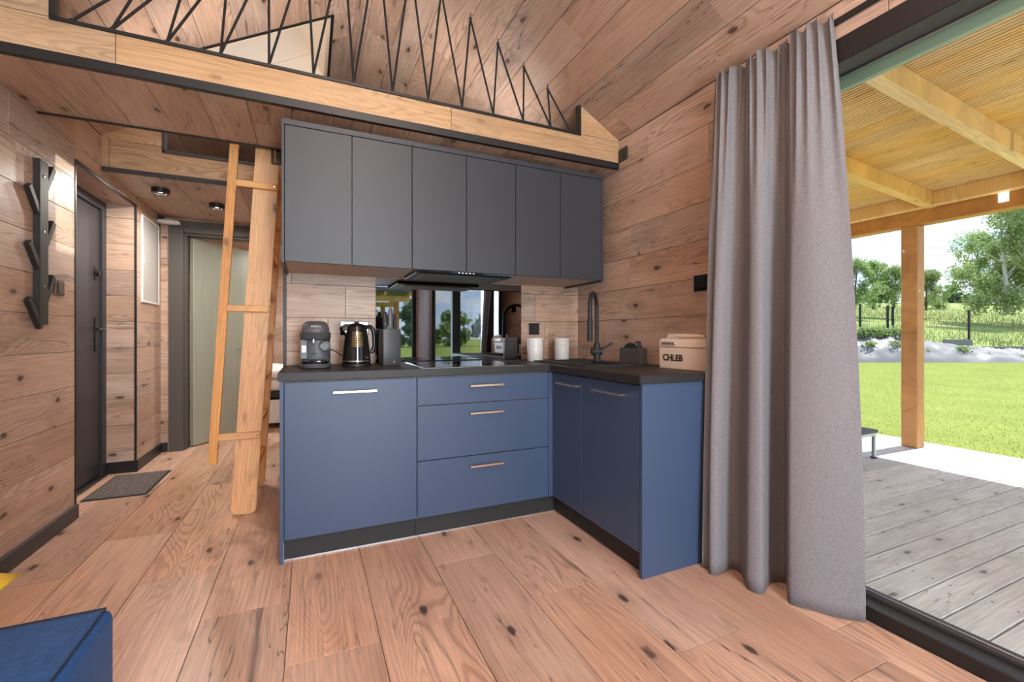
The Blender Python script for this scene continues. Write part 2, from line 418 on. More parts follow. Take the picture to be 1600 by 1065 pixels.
# recess lining
boards(wl, (0, dy1 - .0125, 0), (1, 0, 0), (0, 0, 1), [rect(XL - .175, XL - .004, .09, dz1)], OAK, .2, phase=.17, seed=12, length=3)
boards(wl, (0, 0, dz1 - .0125), (0, 1, 0), (1, 0, 0), [rect(dy0, dy1, XL - .175, XL - .004)], OAK, .2, phase=XL - .2, seed=13, length=2)
tr = st(empty('trim_1'), 'black metal edge strip around the entrance recess')
box('edge_strip', XL - .006, XL + .004, dy0 - .012, dy0 + .003, 0, dz1 + .006, BLACK, tr)
box('edge_strip', XL - .006, XL + .006, dy1 - .014, dy1 + .010, 0, dz1 + .006, BLACK, tr)
box('edge_strip', XL - .006, XL + .005, dy0, dy1, dz1 - .014, dz1 + .008, BLACK, tr)
bb = st(empty('baseboard_left'), 'dark baseboard along the left wall')
box('baseboard_strip', XL, XL + .016, YR, dy0, 0, .083, CHAR, bb, .003)
box('baseboard_strip', XL, XL + .016, dy1, YE, 0, .083, BLACK, bb, .003)
box('baseboard_strip', XL - .175, XL + .016, dy1 - .016, dy1, 0, .09, BLACK, bb, .003)
# right wall around the big sliding door
wr = st(empty('wall_right'), 'oak clad wall on the right beside the terrace door')
WY0, WY1, WZ1 = -2.0, 1.40, 2.228
for a, b, z0, z1 in ((YR - .16, WY0, -.02, ZW), (WY1, YE + 2.4, -.02, ZW), (WY0, WY1, WZ1, ZW)):
    if a == WY1:
        box('wall_core', XR + TK, XR + .16, a, 5.5, z0, z1, PLASTER, wr, 0); box('wall_core', XR + TK, XR + .16, 5.5, 6.8, z0, .9, PLASTER, wr, 0)
        box('wall_core', XR + TK, XR + .16, 5.5, 6.8, 2.0, z1, PLASTER, wr, 0); box('wall_core', XR + TK, XR + .16, 6.8, YF, z0, z1, PLASTER, wr, 0)
    else: box('wall_core', XR + TK, XR + .16, a, b, z0, z1, PLASTER, wr, 0)
boards(wr, (XR, 0, 0), (0, -1, 0), (0, 0, 1), [rect(-YK, -WY1, 0, ZW), rect(-WY0, -YR, 0, ZW), rect(-WY1, -WY0, WZ1, ZW)], OAK, .2, phase=.17, seed=21, length=1.25)
# kitchen wall
wk = st(empty('wall_back'), 'oak clad kitchen wall behind the cabinets')
box('wall_core', -.128, XR + .1, YK + TK, LOFT_Y1, -.02, ZS + .01, PLASTER, wk, 0)
boards(wk, (0, YK, 0), (1, 0, 0), (0, 0, 1), [rect(-.128, XR, .86, 1.46)], OAK, .2, phase=.17, seed=33, length=1.05, joints={4: [.1, 1.6], 3: [.55, 1.35], 5: [.2, .75, 1.52], 6: [-.1, 1.3]})
t2 = st(box('trim_2', -.144, -.126, YK - .012, LOFT_Y1 + .004, 0, ZS, BLACK), 'black upright strip on the end of the kitchen wall')
# wall closing the hall on the right (bathroom side)
wb = st(empty('wall_hall'), 'oak wall along the right of the hall')
box('wall_core', -.06 + TK, XR, LOFT_Y1 + .001, YE, -.02, ZS2, PLASTER, wb, 0)
boards(wb, (-.06, 0, 0), (0, -1, 0), (0, 0, 1), [rect(-YE, -LOFT_Y1 - .005, 0, ZS2)], OAK, .2, phase=.17, seed=44)
# hall end wall with the bedroom door opening
we = st(empty('wall_far'), 'oak wall at the end of the hall around the bedroom door')
OX0, OX1, OZ = -1.08, -.20, 2.03
for a, b, z0, z1 in ((XL - .2, OX0, -.02, 2.5), (OX1, XR, -.02, 2.5), (OX0, OX1, OZ, 2.5)):
    box('wall_core', a, b, YE + TK, YE + .10, z0, z1, PLASTER, we, 0)
boards(we, (0, YE, 0), (1, 0, 0), (0, 0, 1), [rect(XL, OX0 - .1, 0, ZS2), rect(OX0 - .1, -.06, OZ + .09, ZS2), rect(OX1 + .1, -.06, 0, OZ + .09)], OAK, .2, phase=.17, seed=55)
st(box('baseboard_far', XL, OX0 - .11, YE - .016, YE, 0, .085, BLACK, None, .003), 'black baseboard beside the bedroom door')
# bedroom behind
wf = st(empty('wall_bedroom'), 'oak walls of the bedroom beyond the open door')
box('wall_core', XL - .2, XR + .1, YF + TK, YF + .15, -.02, 3.6, PLASTER, wf, 0)
boards(wf, (0, YF, 0), (1, 0, 0), (0, 0, 1), [rect(XL, XR, 0, 2.4)], OAK, .2, phase=.17, seed=66)
boards(wf, (XL, 0, 0), (0, 1, 0), (0, 0, 1), [rect(YE + .1, YF, 0, 2.4)], OAK, .2, phase=.17, seed=67)
# rear wall behind the camera, mostly glass
RX0, RX1, RZ1 = -.75, 1.78, 2.15
wrr = st(empty('wall_rear'), 'oak gable wall behind the viewer around a wide window')
for a, b, z0, z1 in ((XL - .2, RX0, -.02, 2.37), (RX1, XR + .1, -.02, 2.37), (RX0, RX1, RZ1, 2.37)):
    box('wall_core', a, b, YR - .14, YR - TK, z0, z1, PLASTER, wrr, 0)
boards(wrr, (0, YR, 0), (-1, 0, 0), (0, 0, 1), [rect(-RX0, -XL, 0, 2.37), rect(-XR, -RX1, 0, 2.37), rect(-RX1, -RX0, RZ1, 2.37)], OAK, .2, phase=.17, seed=77)

# roof and ceiling, with the roof window in the left slope
ce = st(empty('ceiling'), 'oak plank ceiling following both roof slopes')
SKX0, SKX1, SKY0, SKY1 = -.995, .128, 3.144, 3.924
cs = math.sqrt(1 + SL * SL)
sl = lambda x: (x - XL) * cs            # distance up the left slope
lenS = (XM - XL) * cs
Lr = [rect(YR, SKY0, 0, lenS), rect(SKY1, YF, 0, lenS), rect(SKY0, SKY1, 0, sl(SKX0)), rect(SKY0, SKY1, sl(SKX1), lenS)]
uL = Vector((0, 1, 0)); vL = Vector((1, 0, SL)).normalized()
# normal must point down/inside: u x v ; choose u = -Y for the left slope
# left slope: u=(0,-1,0), v=(1,0,SL): u x v = (-SL,0,1)*-1... checked so that it faces the room
def slope_boards(regs, O, v, flip, seed):
    u = Vector((0, 1, 0)) if not flip else Vector((0, -1, 0))
    n = u.cross(v)
    rr = regs if not flip else [[(-p[0], p[1]) for p in r][::-1] for r in regs]
    boards(ce, O, u, v, rr, OAK, .195, phase=.0, seed=seed, length=1.3)
def face_in(v):      # does +Y as u give a normal that points down?
    return Vector((0, 1, 0)).cross(v).z < 0
slope_boards(Lr, (XL, 0, ZW), vL, not face_in(vL), 81)
vR = Vector((-1, 0, SL)).normalized()
slope_boards([rect(YR, YF, 0, lenS)], (XR, 0, ZW), vR, not face_in(vR), 82)
# roof slabs above the boards
def roof_piece(y0, y1, s0, s1, left, mat):
    T0, T1 = .013, .20
    if left: P = lambda s, t: (XL + s / cs - t * SL / cs, ZW + s * SL / cs + t / cs)
    else: P = lambda s, t: (XR - s / cs + t * SL / cs, ZW + s * SL / cs + t / cs)
    prism('roof_slab', [P(s0, T0), P(s1, T0), P(s1, T1), P(s0, T1)], 'y', y0, y1, mat, ce)
ROOFM = plain('roof_sheet', (.05, .05, .055), .6)
for y0, y1, s0, s1 in ((YR - .2, SKY0, -.30, lenS + .1), (SKY1, YF + .2, -.30, lenS + .1), (SKY0, SKY1, -.30, sl(SKX0)), (SKY0, SKY1, sl(SKX1), lenS + .1)):
    roof_piece(y0, y1, s0, s1, True, PLASTER)
roof_piece(YR - .2, YF + .2, -.12, lenS + .1, False, PLASTER)
# gable infill rear and far
prism('gable_board', [(XL - .1, 2.36), (XR + .1, 2.36), (XM, ZM + .12)], 'y', YF + .0, YF + .12, PLASTER, ce)
gw = st(empty('window_4'), 'glazed gable triangle behind the viewer')  # unseen glazing, added to let more daylight into the room
prism('pane', [(XL + .25, 2.44), (XR - .25, 2.44), (XM, ZM - .1)], 'y', YR - .06, YR - .05, PANE, gw)
for (a, b) in (((XL, 2.37), (XM, ZM)), ((XM, ZM), (XR, 2.37)), ((XR, 2.37), (XL, 2.37))):
    d = Vector((b[0] - a[0], 0, b[1] - a[1])); u_ = d.normalized(); w_ = Vector((0, 1, 0)); n_ = u_.cross(w_)
    box('frame_bar', 0, d.length, -.05, .05, -.07, .07, BLACK, gw, .002, M=frameM((a[0], YR - .06, a[1]), u_, w_, n_))
# skylight
sk = st(empty('window_3'), 'roof window in the left slope above the gap between the lofts')
def PS(x, t, y):   # point on left slope at inner x, t outwards
    return Vector((x - t * SL / cs, y, ZR(x) + t / cs))
def quad_slab(name, a, b, c, d, th_, mat, par):
    a, b, c, d = map(Vector, (a, b, c, d)); n = (b - a).cross(d - a).normalized() * th_
    v = [a, b, c, d, a + n, b + n, c + n, d + n]
    return mesh_obj(name, v, [(3, 2, 1, 0), (4, 5, 6, 7), (0, 1, 5, 4), (1, 2, 6, 5), (2, 3, 7, 6), (3, 0, 4, 7)], mat, par)
REV = plain('pale_reveal_lining', (.82, .64, .47), .5)
SHD = .42
for args, th_ in (((SKX0, SKY0, SKX1, SKY0), -.03), ((SKX0, SKY1, SKX1, SKY1), .03), ((SKX0, SKY0, SKX0, SKY1), -.03), ((SKX1, SKY0, SKX1, SKY1), .03)):
    xa, ya, xb, yb = args
    for t0, t1 in ((0, .195), (.197, SHD)):
        if xa == xb: quad_slab('reveal', PS(xa, t0, ya), PS(xa, t0, yb), PS(xa, t1, yb), PS(xa, t1, ya), -th_, REV, sk)
        else: quad_slab('reveal', PS(xa, t0, ya), PS(xb, t0, ya), PS(xb, t1, ya), PS(xa, t1, ya), th_, REV, sk)
def slope_bar(name, x0, x1, y0, y1, t0, t1, mat, par):
    P = [PS(x, t, y) for t in (t0, t1) for (x, y) in ((x0, y0), (x1, y0), (x1, y1), (x0, y1))]
    return mesh_obj(name, P, [(0, 1, 2, 3), (7, 6, 5, 4), (0, 4, 5, 1), (1, 5, 6, 2), (2, 6, 7, 3), (3, 7, 4, 0)], mat, par)
for a in ((SKX0 - .012, SKX1 + .012, SKY0 - .014, SKY0 + .004), (SKX0 - .012, SKX1 + .012, SKY1 - .004, SKY1 + .014), (SKX0 - .014, SKX0 + .003, SKY0, SKY1), (SKX1 - .003, SKX1 + .014, SKY0, SKY1)):
    slope_bar('edge_strip', *a, -.006, .004, BLACK, sk)
for a in ((SKX0, SKX1, SKY0 - .02, SKY0 + .02), (SKX0, SKX1, SKY1 - .02, SKY1 + .02), (SKX0 - .02, SKX0 + .02, SKY0 + .02, SKY1 - .02), (SKX1 - .02, SKX1 + .02, SKY0 + .02, SKY1 - .02)):
    slope_bar('sash', *a, SHD, SHD + .04, PINE, sk)
slope_bar('pane', SKX0 + .01, SKX1 - .01, SKY0 + .01, SKY1 - .01, SHD + .015, SHD + .02, PANE, sk)

# front loft
lf = st(empty('loft_platform'), 'oak clad loft edge above the kitchen cabinets')
box('loft_core', XL, XR, BEAM_Y + TK, LOFT_Y1 - .008, ZS + TK, 2.345, PLASTER, lf, 0)
boards(lf, (0, 0, ZS), (0, 1, 0), (1, 0, 0), [rect(BEAM_Y + .02, LOFT_Y1 - .01, XL, XR)], OAK, .195, phase=-1.058, seed=91, length=1.6)
FA = {'a': 0}
RX_L, RX_Rr = -.956, 1.579
boards(lf, (0, BEAM_Y, 0), (1, 0, 0), (0, 0, 1), [rect(XL, XR, 2.222, 2.362), [(XL, 2.362), (RX_L, 2.362), (RX_L, ZR(RX_L)), (XL, ZW)], [(RX_Rr, 2.362), (XR, 2.362), (XR, ZW), (RX_Rr, ZR(RX_Rr))]],
       OAKB, .14, phase=2.222, seed=92, length=1.48, joints={0: [-.757, .727]})
t3 = st(empty('trim_3'), 'black edge strips along the loft over the kitchen')
box('edge_strip', XL, XR, BEAM_Y - .006, BEAM_Y + .022, ZS - .001, ZS + .040, BLACK, t3)
box('edge_strip', XL, XR, LOFT_Y1 - .012, LOFT_Y1 + .004, ZS - .008, 2.36, BLACK, t3)
fr = st(empty('trim_4'), 'black frame around the loft railing opening')
box('frame_bar', RX_L - .012, RX_Rr + .012, BEAM_Y - .008, BEAM_Y + .03, 2.350, 2.366, BLACK, fr)
box('frame_bar', RX_Rr - .008, RX_Rr + .012, BEAM_Y - .008, BEAM_Y + .03, 2.36, ZR(RX_Rr) - .008, BLACK, fr)
box('frame_bar', RX_L - .012, RX_L + .008, BEAM_Y - .008, BEAM_Y + .03, 2.36, ZR(RX_L) - .008, BLACK, fr)
boards(lf, (0, 0, 2.36), (0, 1, 0), (-1, 0, 0), [rect(BEAM_Y + .03, LOFT_Y1 - .02, -XR, -XL)], OAK, .195, seed=95)
# rear loft
lf2 = st(empty('loft_platform_rear'), 'pale oak loft edge beyond the gap under the roof window')
box('loft_core', XL, XR, F2Y + TK, YF, ZS2 + TK, 2.30, PLASTER, lf2, 0)
boards(lf2, (0, 0, ZS2), (0, 1, 0), (1, 0, 0), [rect(F2Y + .02, YF, XL, XR)], OAK, .195, phase=-1.058, seed=101, length=1.4)
boards(lf2, (0, F2Y, 0), (1, 0, 0), (0, 0, 1), [rect(XL, XR, ZS2 + .025, 2.32), [(XL, 2.32), (-.91, 2.32), (-.91, ZR(-.91)), (XL, ZW)]], OAKB, .205, phase=2.15, seed=103, length=1.9)
t5 = st(empty('trim_5'), 'dark edge strips on the rear loft')
box('edge_strip', XL, XR, F2Y - .006, F2Y + .022, ZS2 - .002, ZS2 + .026, CHAR, t5)
box('edge_strip', -.922, XR, F2Y - .008, F2Y + .03, 2.310, 2.332, CHAR, t5)
box('edge_strip', -.922, -.90, F2Y - .008, F2Y + .03, 2.32, ZR(-.91), CHAR, t5)
boards(lf2, (0, 0, 2.315), (0, 1, 0), (-1, 0, 0), [rect(F2Y + .03, YF, -XR, -XL)], OAK, .195, seed=105)

# entrance door
d1 = st(empty('door_1', (XL - .215, 0, 0)), 'dark grey entrance door set in the left wall recess')
xd = 0
box('frame_bar', -.03, .04, dy1 - .075, dy1, 0, dz1, DOORG, d1); box('frame_bar', -.03, .04, dy0, dy0 + .075, 0, dz1, DOORG, d1); box('frame_bar', -.03, .04, dy0 + .075, dy1 - .075, dz1 - .075, dz1, DOORG, d1)
box('leaf', -.025, .022, dy0 + .077, dy1 - .077, .02, dz1 - .077, DOORG, d1, .003)
box('threshold', -.03, .06, dy0, dy1, 0, .016, BLACK, d1, .004)
h = box('handle_plate', .022, .030, dy1 - .17, dy1 - .135, .95, 1.20, BLACK, d1, .003)
tube('handle', [(.03, dy1 - .152, 1.11), (.075, dy1 - .152, 1.11), (.08, dy1 - .165, 1.11), (.08, dy1 - .28, 1.11)], .0095, BLACK, d1)
lathe('lock_knob', [(0, 0), (.02, 0), (.02, .025), (0, .028)], BLACK, d1, 14).matrix_local = frameM((.024, dy1 - .152, 1.52), (0, 1, 0), (0, 0, 1), (1, 0, 0))
box('lock_plate', .022, .028, dy1 - .172, dy1 - .132, 1.47, 1.57, BLACK, d1, .003)
# bedroom door, open inwards
d2 = st(empty('door_2'), 'grey green bedroom door standing half open at the end of the hall')
for a in ((OX0 - .10, OX0 + .015, 0, OZ + .1), (OX1 - .015, OX1 + .10, 0, OZ + .1)): box('frame_bar', a[0], a[1], YE - .022, YE + .012, a[2], a[3], FRAMEG, d2, .004)
box('frame_bar', OX0 + .015, OX1 - .015, YE - .022, YE + .012, OZ - .012, OZ + .1, FRAMEG, d2, .004)
for a in ((OX0, OX0 + .03), (OX1 - .03, OX1)): box('lining', a[0], a[1], YE + .012, YE + .14, 0, OZ, FRAMEG, d2)
box('lining', OX0 + .03, OX1 - .03, YE + .012, YE + .14, OZ - .03, OZ, FRAMEG, d2)
leafM = Matrix.Translation((OX0 + .035, YE + .12, 0)) @ Matrix.Rotation(R(54), 4, 'Z')
lo = box('leaf', 0, .80, -.04, 0, .012, OZ - .035, DOORB, d2, .003); lo.matrix_local = leafM
hp = box('handle_plate', .735, .775, -.046, -.04, 1.03, 1.07, BLACK, lo, .002)
tube('handle', [(.755, -.04, 1.05), (.755, -.085, 1.05), (.745, -.09, 1.05), (.63, -.09, 1.05)], .008, BLACK, lo)
box('keyhole_plate', .74, .77, -.046, -.04, .95, .985, BLACK, lo, .002)

# sliding door to the terrace
w1 = st(empty('window_1'), 'black framed terrace door on the right with its low sill')
box('frame_bar', XR - .006, XR + .105, WY0, WY1, WZ1 - .098, WZ1, BLACK, w1, .003)
box('frame_bar', XR + .105, XR + .135, WY0, WY1, WZ1 - .075, WZ1 - .004, BLACK, w1, .002)
box('track_strip', XR + .098, XR + .104, WY0, WY1, WZ1 - .104, WZ1 - .094, SILVER, w1, .001)
box('track_strip', XR + .118, XR + .124, WY0, WY1, WZ1 - .081, WZ1 - .072, SILVER, w1, .001)
box('frame_bar', XR + .003, XR + .085, WY0, WY1, -.005, .050, BLACK, w1, .004)
box('frame_bar', XR + .085, XR + .135, WY0, WY1, -.005, .062, CHAR, w1, .003)
box('track_strip', XR + .095, XR + .100, WY0, WY1, .060, .068, SILVER, w1, .001)
for a, b in ((WY1 - .09, WY1), (WY0, WY0 + .09), (-.52, -.43)): box('frame_bar', XR + .003, XR + .125, a, b, .05, WZ1 - .09, BLACK, w1, .003)
box('pane', XR + .108, XR + .114, WY0 + .05, WY1 - .05, .055, WZ1 - .07, PANE, w1, 0)
box('lintel', XR + .14, XR + .165, WY0 - .2, WY1 + .1, WZ1 - .135, WZ1 + .05, GREEN, w1, .002)
# rear window
w2 = st(empty('window_2'), 'wide black framed window behind the viewer')
for a in ((RX0, RX0 + .07, .0, RZ1), (RX1 - .07, RX1, .0, RZ1), (.36, .43, .07, RZ1 - .07)): box('frame_bar', a[0], a[1], YR - .1, YR - .02, a[2], a[3], BLACK, w2)
for a in ((0, .07), (RZ1 - .07, RZ1)): box('frame_bar', RX0 + .07, RX1 - .07, YR - .1, YR - .02, a[0], a[1], BLACK, w2)
box('pane', RX0 + .05, RX1 - .05, YR - .065, YR - .06, .05, RZ1 - .05, PANE, w2, 0)
w5 = st(empty('window_5'), 'bedroom window in the right wall')
for a in ((5.5, 5.56), (6.74, 6.8)): box('frame_bar', XR + .03, XR + .12, a[0], a[1], .9, 2.0, BLACK, w5)
for a in ((.9, .96), (1.94, 2.0)): box('frame_bar', XR + .03, XR + .12, 5.56, 6.74, a[0], a[1], BLACK, w5)
box('pane', XR + .07, XR + .076, 5.54, 6.76, .94, 1.96, PANE, w5, 0)

# ================================================================== KITCHEN
FU = 2.4566                       # front plane of the wall cabinets
ZU0, ZU1 = 1.429, 2.132
cutsU = [-.115, .199, .512, .826, 1.140, 1.455, 1.769]
labs = ['anthracite two door wall cabinet on the left above the coffee machine and kettle',
        'anthracite two door wall cabinet in the middle above the cooker hood',
        'anthracite two door wall cabinet on the right above the white canisters']
for i in range(3):
    x0, x1 = cutsU[2 * i], cutsU[2 * i + 2]
    c = empty('wall_cabinet', ((x0 + x1) / 2, FU, ZU0), 0, labs[i], 'cabinet', 'wall cabinets above the worktop')
    cx = (x0 + x1) / 2; lx0, lx1 = x0 - cx, x1 - cx
    box('body', lx0, lx1, .02, YK - FU - .001, .004, ZU1 - ZU0 - .002, UNDER, c, .001)
    for d in range(2):
        a, b = cutsU[2 * i + d] - cx, cutsU[2 * i + d + 1] - cx
        box('door', a + .0015, b - .0015, 0, .018, 0, .672, NAVY_DIM, c, .0015)
    a = lx0 - (.013 if i == 0 else 0); b = lx1 + (.017 if i == 2 else 0)
    box('top_filler', a, b, .0, .018, .675, ZU1 - ZU0, NAVY_DIM, c, .001)
    if i == 0: box('side_panel', lx0 - .013, lx0 - .0005, .0, YK - FU - .001, -.008, .675, NAVY_DIM, c, .001)
    if i == 2: box('side_panel', lx1 + .0005, lx1 + .017, .0, YK - FU - .001, -.008, .675, NAVY_DIM, c, .001)
hood = empty('cooker_hood', (.826, 2.64, 1.432), 0, 'slim black cooker hood under the middle wall cabinet', 'cooker hood')
bm = bmesh.new(); add_box(bm, -.29, .29, -.17, .17, -.020, .0, .004); bm_obj('body', bm, BLACK, hood)
box('glass_front', -.30, .30, -.186, -.165, -.016, -.004, GLOSSB, hood, .002)
for k in range(5): box('button', -.05 + k * .022, -.042 + k * .022, -.1875, -.1855, -.012, -.008, ICON, hood, 0)
box('filter', -.24, .24, -.12, .14, -.024, -.019, DGREY, hood, .001)

FB = 2.318
def bar_handle(par, p0, p1, out):
    """slim bar on two feet, p0-p1 on the front plane, out = outward vector"""
    p0, p1, out = Vector(p0), Vector(p1), Vector(out); bm = bmesh.new(); d = (p1 - p0).normalized()
    w = out.normalized(); nrm = d.cross(w)
    Mx = frameM(p0 + out, d, w, nrm)
    add_box(bm, 0, (p1 - p0).length, -.004, .004, -.0055, .0055, .001, 1, Mx)
    for t in (.012, (p1 - p0).length - .012):
        add_box(bm, t - .004, t + .004, -out.length, -.003, -.0045, .0045, 0, 1, Mx)
    return bm_obj('handle', bm, BRASS, par)
bc = empty('base_cabinet', (.2, FB, 0), 0, 'blue base cabinet with one tall door left of the drawers', 'cabinet')
box('body', -.31 + .0, .308, .02, YK - FB - .005, .10, .845, UNDER, bc, .001)
dr = box('door', -.3085, .3065, 0, .019, .108, .842, NAVY_LIT, bc, .0015)
bar_handle(dr, (-.10, 0, .789), (.104, 0, .789), (0, -.026, 0))
box('side_panel', -.328, -.3105, -.001, YK - FB - .003, 0, .850, NAVY_LIT, bc, .001)
box('edge_banding', -.3108, -.3096, -.0005, .03, .004, .10, SILVER, bc, 0)
box('plinth', -.3095, .308, .042, .058, .006, .106, BLACKM, bc, .001)
box('seal_strip', -.3095, .308, .036, .046, 0, .006, SILVER, bc, 0)
du = empty('drawer_unit', (.9, FB, 0), 0, 'blue drawer unit with three drawers under the hob', 'cabinet')
box('body', -.39, .39, .02, YK - FB - .005, .10, .845, UNDER, du, .001)
for z0, z1 in ((.696, .842), (.406, .692), (.108, .402)):
    f = box('drawer', -.3895, .3885, 0, .019, z0, z1, NAVY_LIT, du, .0015)
    bar_handle(f, (-.107, 0, min(z1 - .053, .789)), (.092, 0, min(z1 - .053, .789)), (0, -.026, 0))
box('filler_strip', .3905, .4185, 0, .019, .106, .845, NAVY_LIT, du, .001)
box('plinth', -.391, .452, .042, .058, .006, .106, BLACKM, du, .001)
box('seal_strip', -.391, .452, .036, .046, 0, .006, SILVER, du, 0)
FP, YP = 1.317, 1.529
sc = empty('sink_cabinet', (FP, 1.93, 0), 0, 'dark blue corner cabinet with two doors under the sink', 'cabinet')
box('body', .02, XR - FP - .005, YP + .02 - 1.93, YK - .01 - 1.93, .10, .846, UNDER, sc, .001)
for a, b, h0, h1 in ((1.551, 2.002, 1.638, 1.876), (2.006, 2.318, 2.018, 2.236)):
    f = box('door', 0, .019, a - 1.93, b - 1.93, .108, .842, NAVY_LIT, sc, .0015)
    bar_handle(f, (0, h0 - 1.93, .790), (0, h1 - 1.93, .790), (-.026, 0, 0))
box('side_panel', -.001, XR - FP - .003, YP - 1.93, YP + .018 - 1.93, 0, .850, NAVY_LIT, sc, .001)
box('plinth', .036, .052, YP + .019 - 1.93, .445, .006, .106, BLACKM, sc, .001)
# worktop: one L-shaped slab with a cut-out for the sink bowl
xs = [-.137, 1.292, 1.43, 1.70, XR - .001]; ys = [1.515, 2.10, 2.30, 2.44, YK - .001]
def cell(i, j):
    if i == 0: return j >= 2
    return not (i == 2 and j == 1)
bm = bmesh.new(); VT = {}
def vtx(i, j, z):
    if (i, j, z) not in VT: VT[(i, j, z)] = bm.verts.new((xs[i], ys[j], z))
    return VT[(i, j, z)]
for i in range(4):
    for j in range(4):
        if not cell(i, j): continue
        for z in (.851, .888): bm.faces.new([vtx(i, j, z), vtx(i + 1, j, z), vtx(i + 1, j + 1, z), vtx(i, j + 1, z)])
        for (di, dj, a, b) in ((-1, 0, (i, j), (i, j + 1)), (1, 0, (i + 1, j), (i + 1, j + 1)), (0, -1, (i, j), (i + 1, j)), (0, 1, (i, j + 1), (i + 1, j + 1))):
            ni, nj = i + di, j + dj
            if 0 <= ni < 4 and 0 <= nj < 4 and cell(ni, nj): continue
            bm.faces.new([vtx(*a, .851), vtx(*b, .851), vtx(*b, .888), vtx(*a, .888)])
bmesh.ops.recalc_face_normals(bm, faces=bm.faces)
sharp = [e for e in bm.edges if len(e.link_faces) == 2 and e.calc_face_angle(0) > 1]
bmesh.ops.bevel(bm, geom=sharp, offset=.0025, segments=2, affect='EDGES')
tag(bm_obj('worktop', bm, WORK), 'black L-shaped kitchen worktop over the blue base cabinets', 'worktop')
ZT = .888
sp = empty('splashback', (.89, YK - .008, ZT), 0, 'black mirror glass splashback behind the hob', 'splashback')
box('glass_panel', -.51, .513, 0, .0065, .001, .540, SPLASH, sp, .001)
hb = empty('hob', (.84, 2.585, ZT), 0, 'flat black glass hob set on the worktop', 'hob')
box('glass_plate', -.29, .29, -.255, .255, 0, .006, HOBG, hb, .002)
box('edge_frame', -.294, .294, -.259, .259, 0, .003, SILVER, hb, .001)
RINGM = plain('hob_marking', (.25, .25, .26), .4)
for (x, y, r) in ((-.15, -.11, .075), (.15, -.11, .09), (-.15, .12, .09), (.15, .12, .075)):
    lathe('cooking_zone', [(r, .0061), (r + .003, .0065), (r + .006, .0061)], RINGM, hb, 32, (x, y, 0))
# sink, tap
sk_ = empty('sink', (1.57, 2.36, ZT), 0, 'black composite sink with drainer in the worktop corner', 'sink')
bm = bmesh.new(); X = [-.20, -.13, .12, .21]; Yv = [-.31, -.25, .07, .31]
G = {}
def gv(i, j, z): 
    if (i, j, z) not in G: G[(i, j, z)] = bm.verts.new((X[i], Yv[j], z))
    return G[(i, j, z)]
for i in range(3):
    for j in range(3):
        if i == 1 and j == 1: continue
        bm.faces.new([gv(i, j, .009), gv(i + 1, j, .009), gv(i + 1, j + 1, .009), gv(i, j + 1, .009)])
out = [(0, 0), (1, 0), (2, 0), (3, 0), (3, 1), (3, 2), (3, 3), (2, 3), (1, 3), (0, 3), (0, 2), (0, 1)]
for a, b in zip(out, out[1:] + out[:1]): bm.faces.new([gv(*a, .009), gv(*b, .009), gv(*b, 0), gv(*a, 0)])
inn = [(1, 1), (2, 1), (2, 2), (1, 2)]
for a, b in zip(inn, inn[1:] + inn[:1]): bm.faces.new([gv(*a, .009), gv(*b, .009), gv(*b, -.03), gv(*a, -.03)])
bm.faces.new([gv(*a, -.03) for a in inn])
bmesh.ops.recalc_face_normals(bm, faces=bm.faces)
bmesh.ops.bevel(bm, geom=[e for e in bm.edges if len(e.link_faces) == 2 and e.calc_face_angle(0) > .8 and min(v.co.z for v in e.verts) > .005], offset=.004, segments=3, affect='EDGES')
bm_obj('bowl_and_rim', bm, BLACKM, sk_, True, R(50))
for k in range(5): box('drainer_rib', -.10, .16, .105 + k * .035, .113 + k * .035, .0088, .0115, BLACKM, sk_, .001)
fc = empty('kitchen_tap', (1.70, 2.41, ZT + .009), 0, 'tall matt black gooseneck tap behind the sink', 'tap')
lathe('base', [(.0, 0), (.027, 0), (.027, .006), (.022, .012), (.022, .105), (.016, .118), (0, .118)], BLACKM, fc, 20)
P0 = Vector((0, 0, .115)); dirn = Vector((-.15, -.14, 0)); L_ = dirn.length; dn = dirn.normalized(); rad = L_ / 2
neck = [P0 + Vector((0, 0, z)) for z in np.linspace(0, .215, 6)]
zc = .115 + .215
for a in np.linspace(0, math.pi, 15)[1:]: neck.append(dn * (rad - rad * math.cos(a)) + Vector((0, 0, zc + rad * math.sin(a))))
end = neck[-1]
neck += [end - Vector((0, 0, .03)), end - Vector((0, 0, .06))]
tube('spout', neck, .0125, BLACKM, fc, 14)
tube('spray_head', [end - Vector((0, 0, .055)), end - Vector((0, 0, .09)), end - Vector((0, 0, .20))], [.014, .0165, .0155], BLACKM, fc, 14)
tube('mixer_body', [(-.034, .01, .062), (.03, -.01, .062)], .024, BLACKM, fc, 16)
tube('lever', [(.026, -.008, .07), (.05, -.02, .09), (.085, -.05, .118)], [.007, .006, .0055], BLACKM, fc, 10)

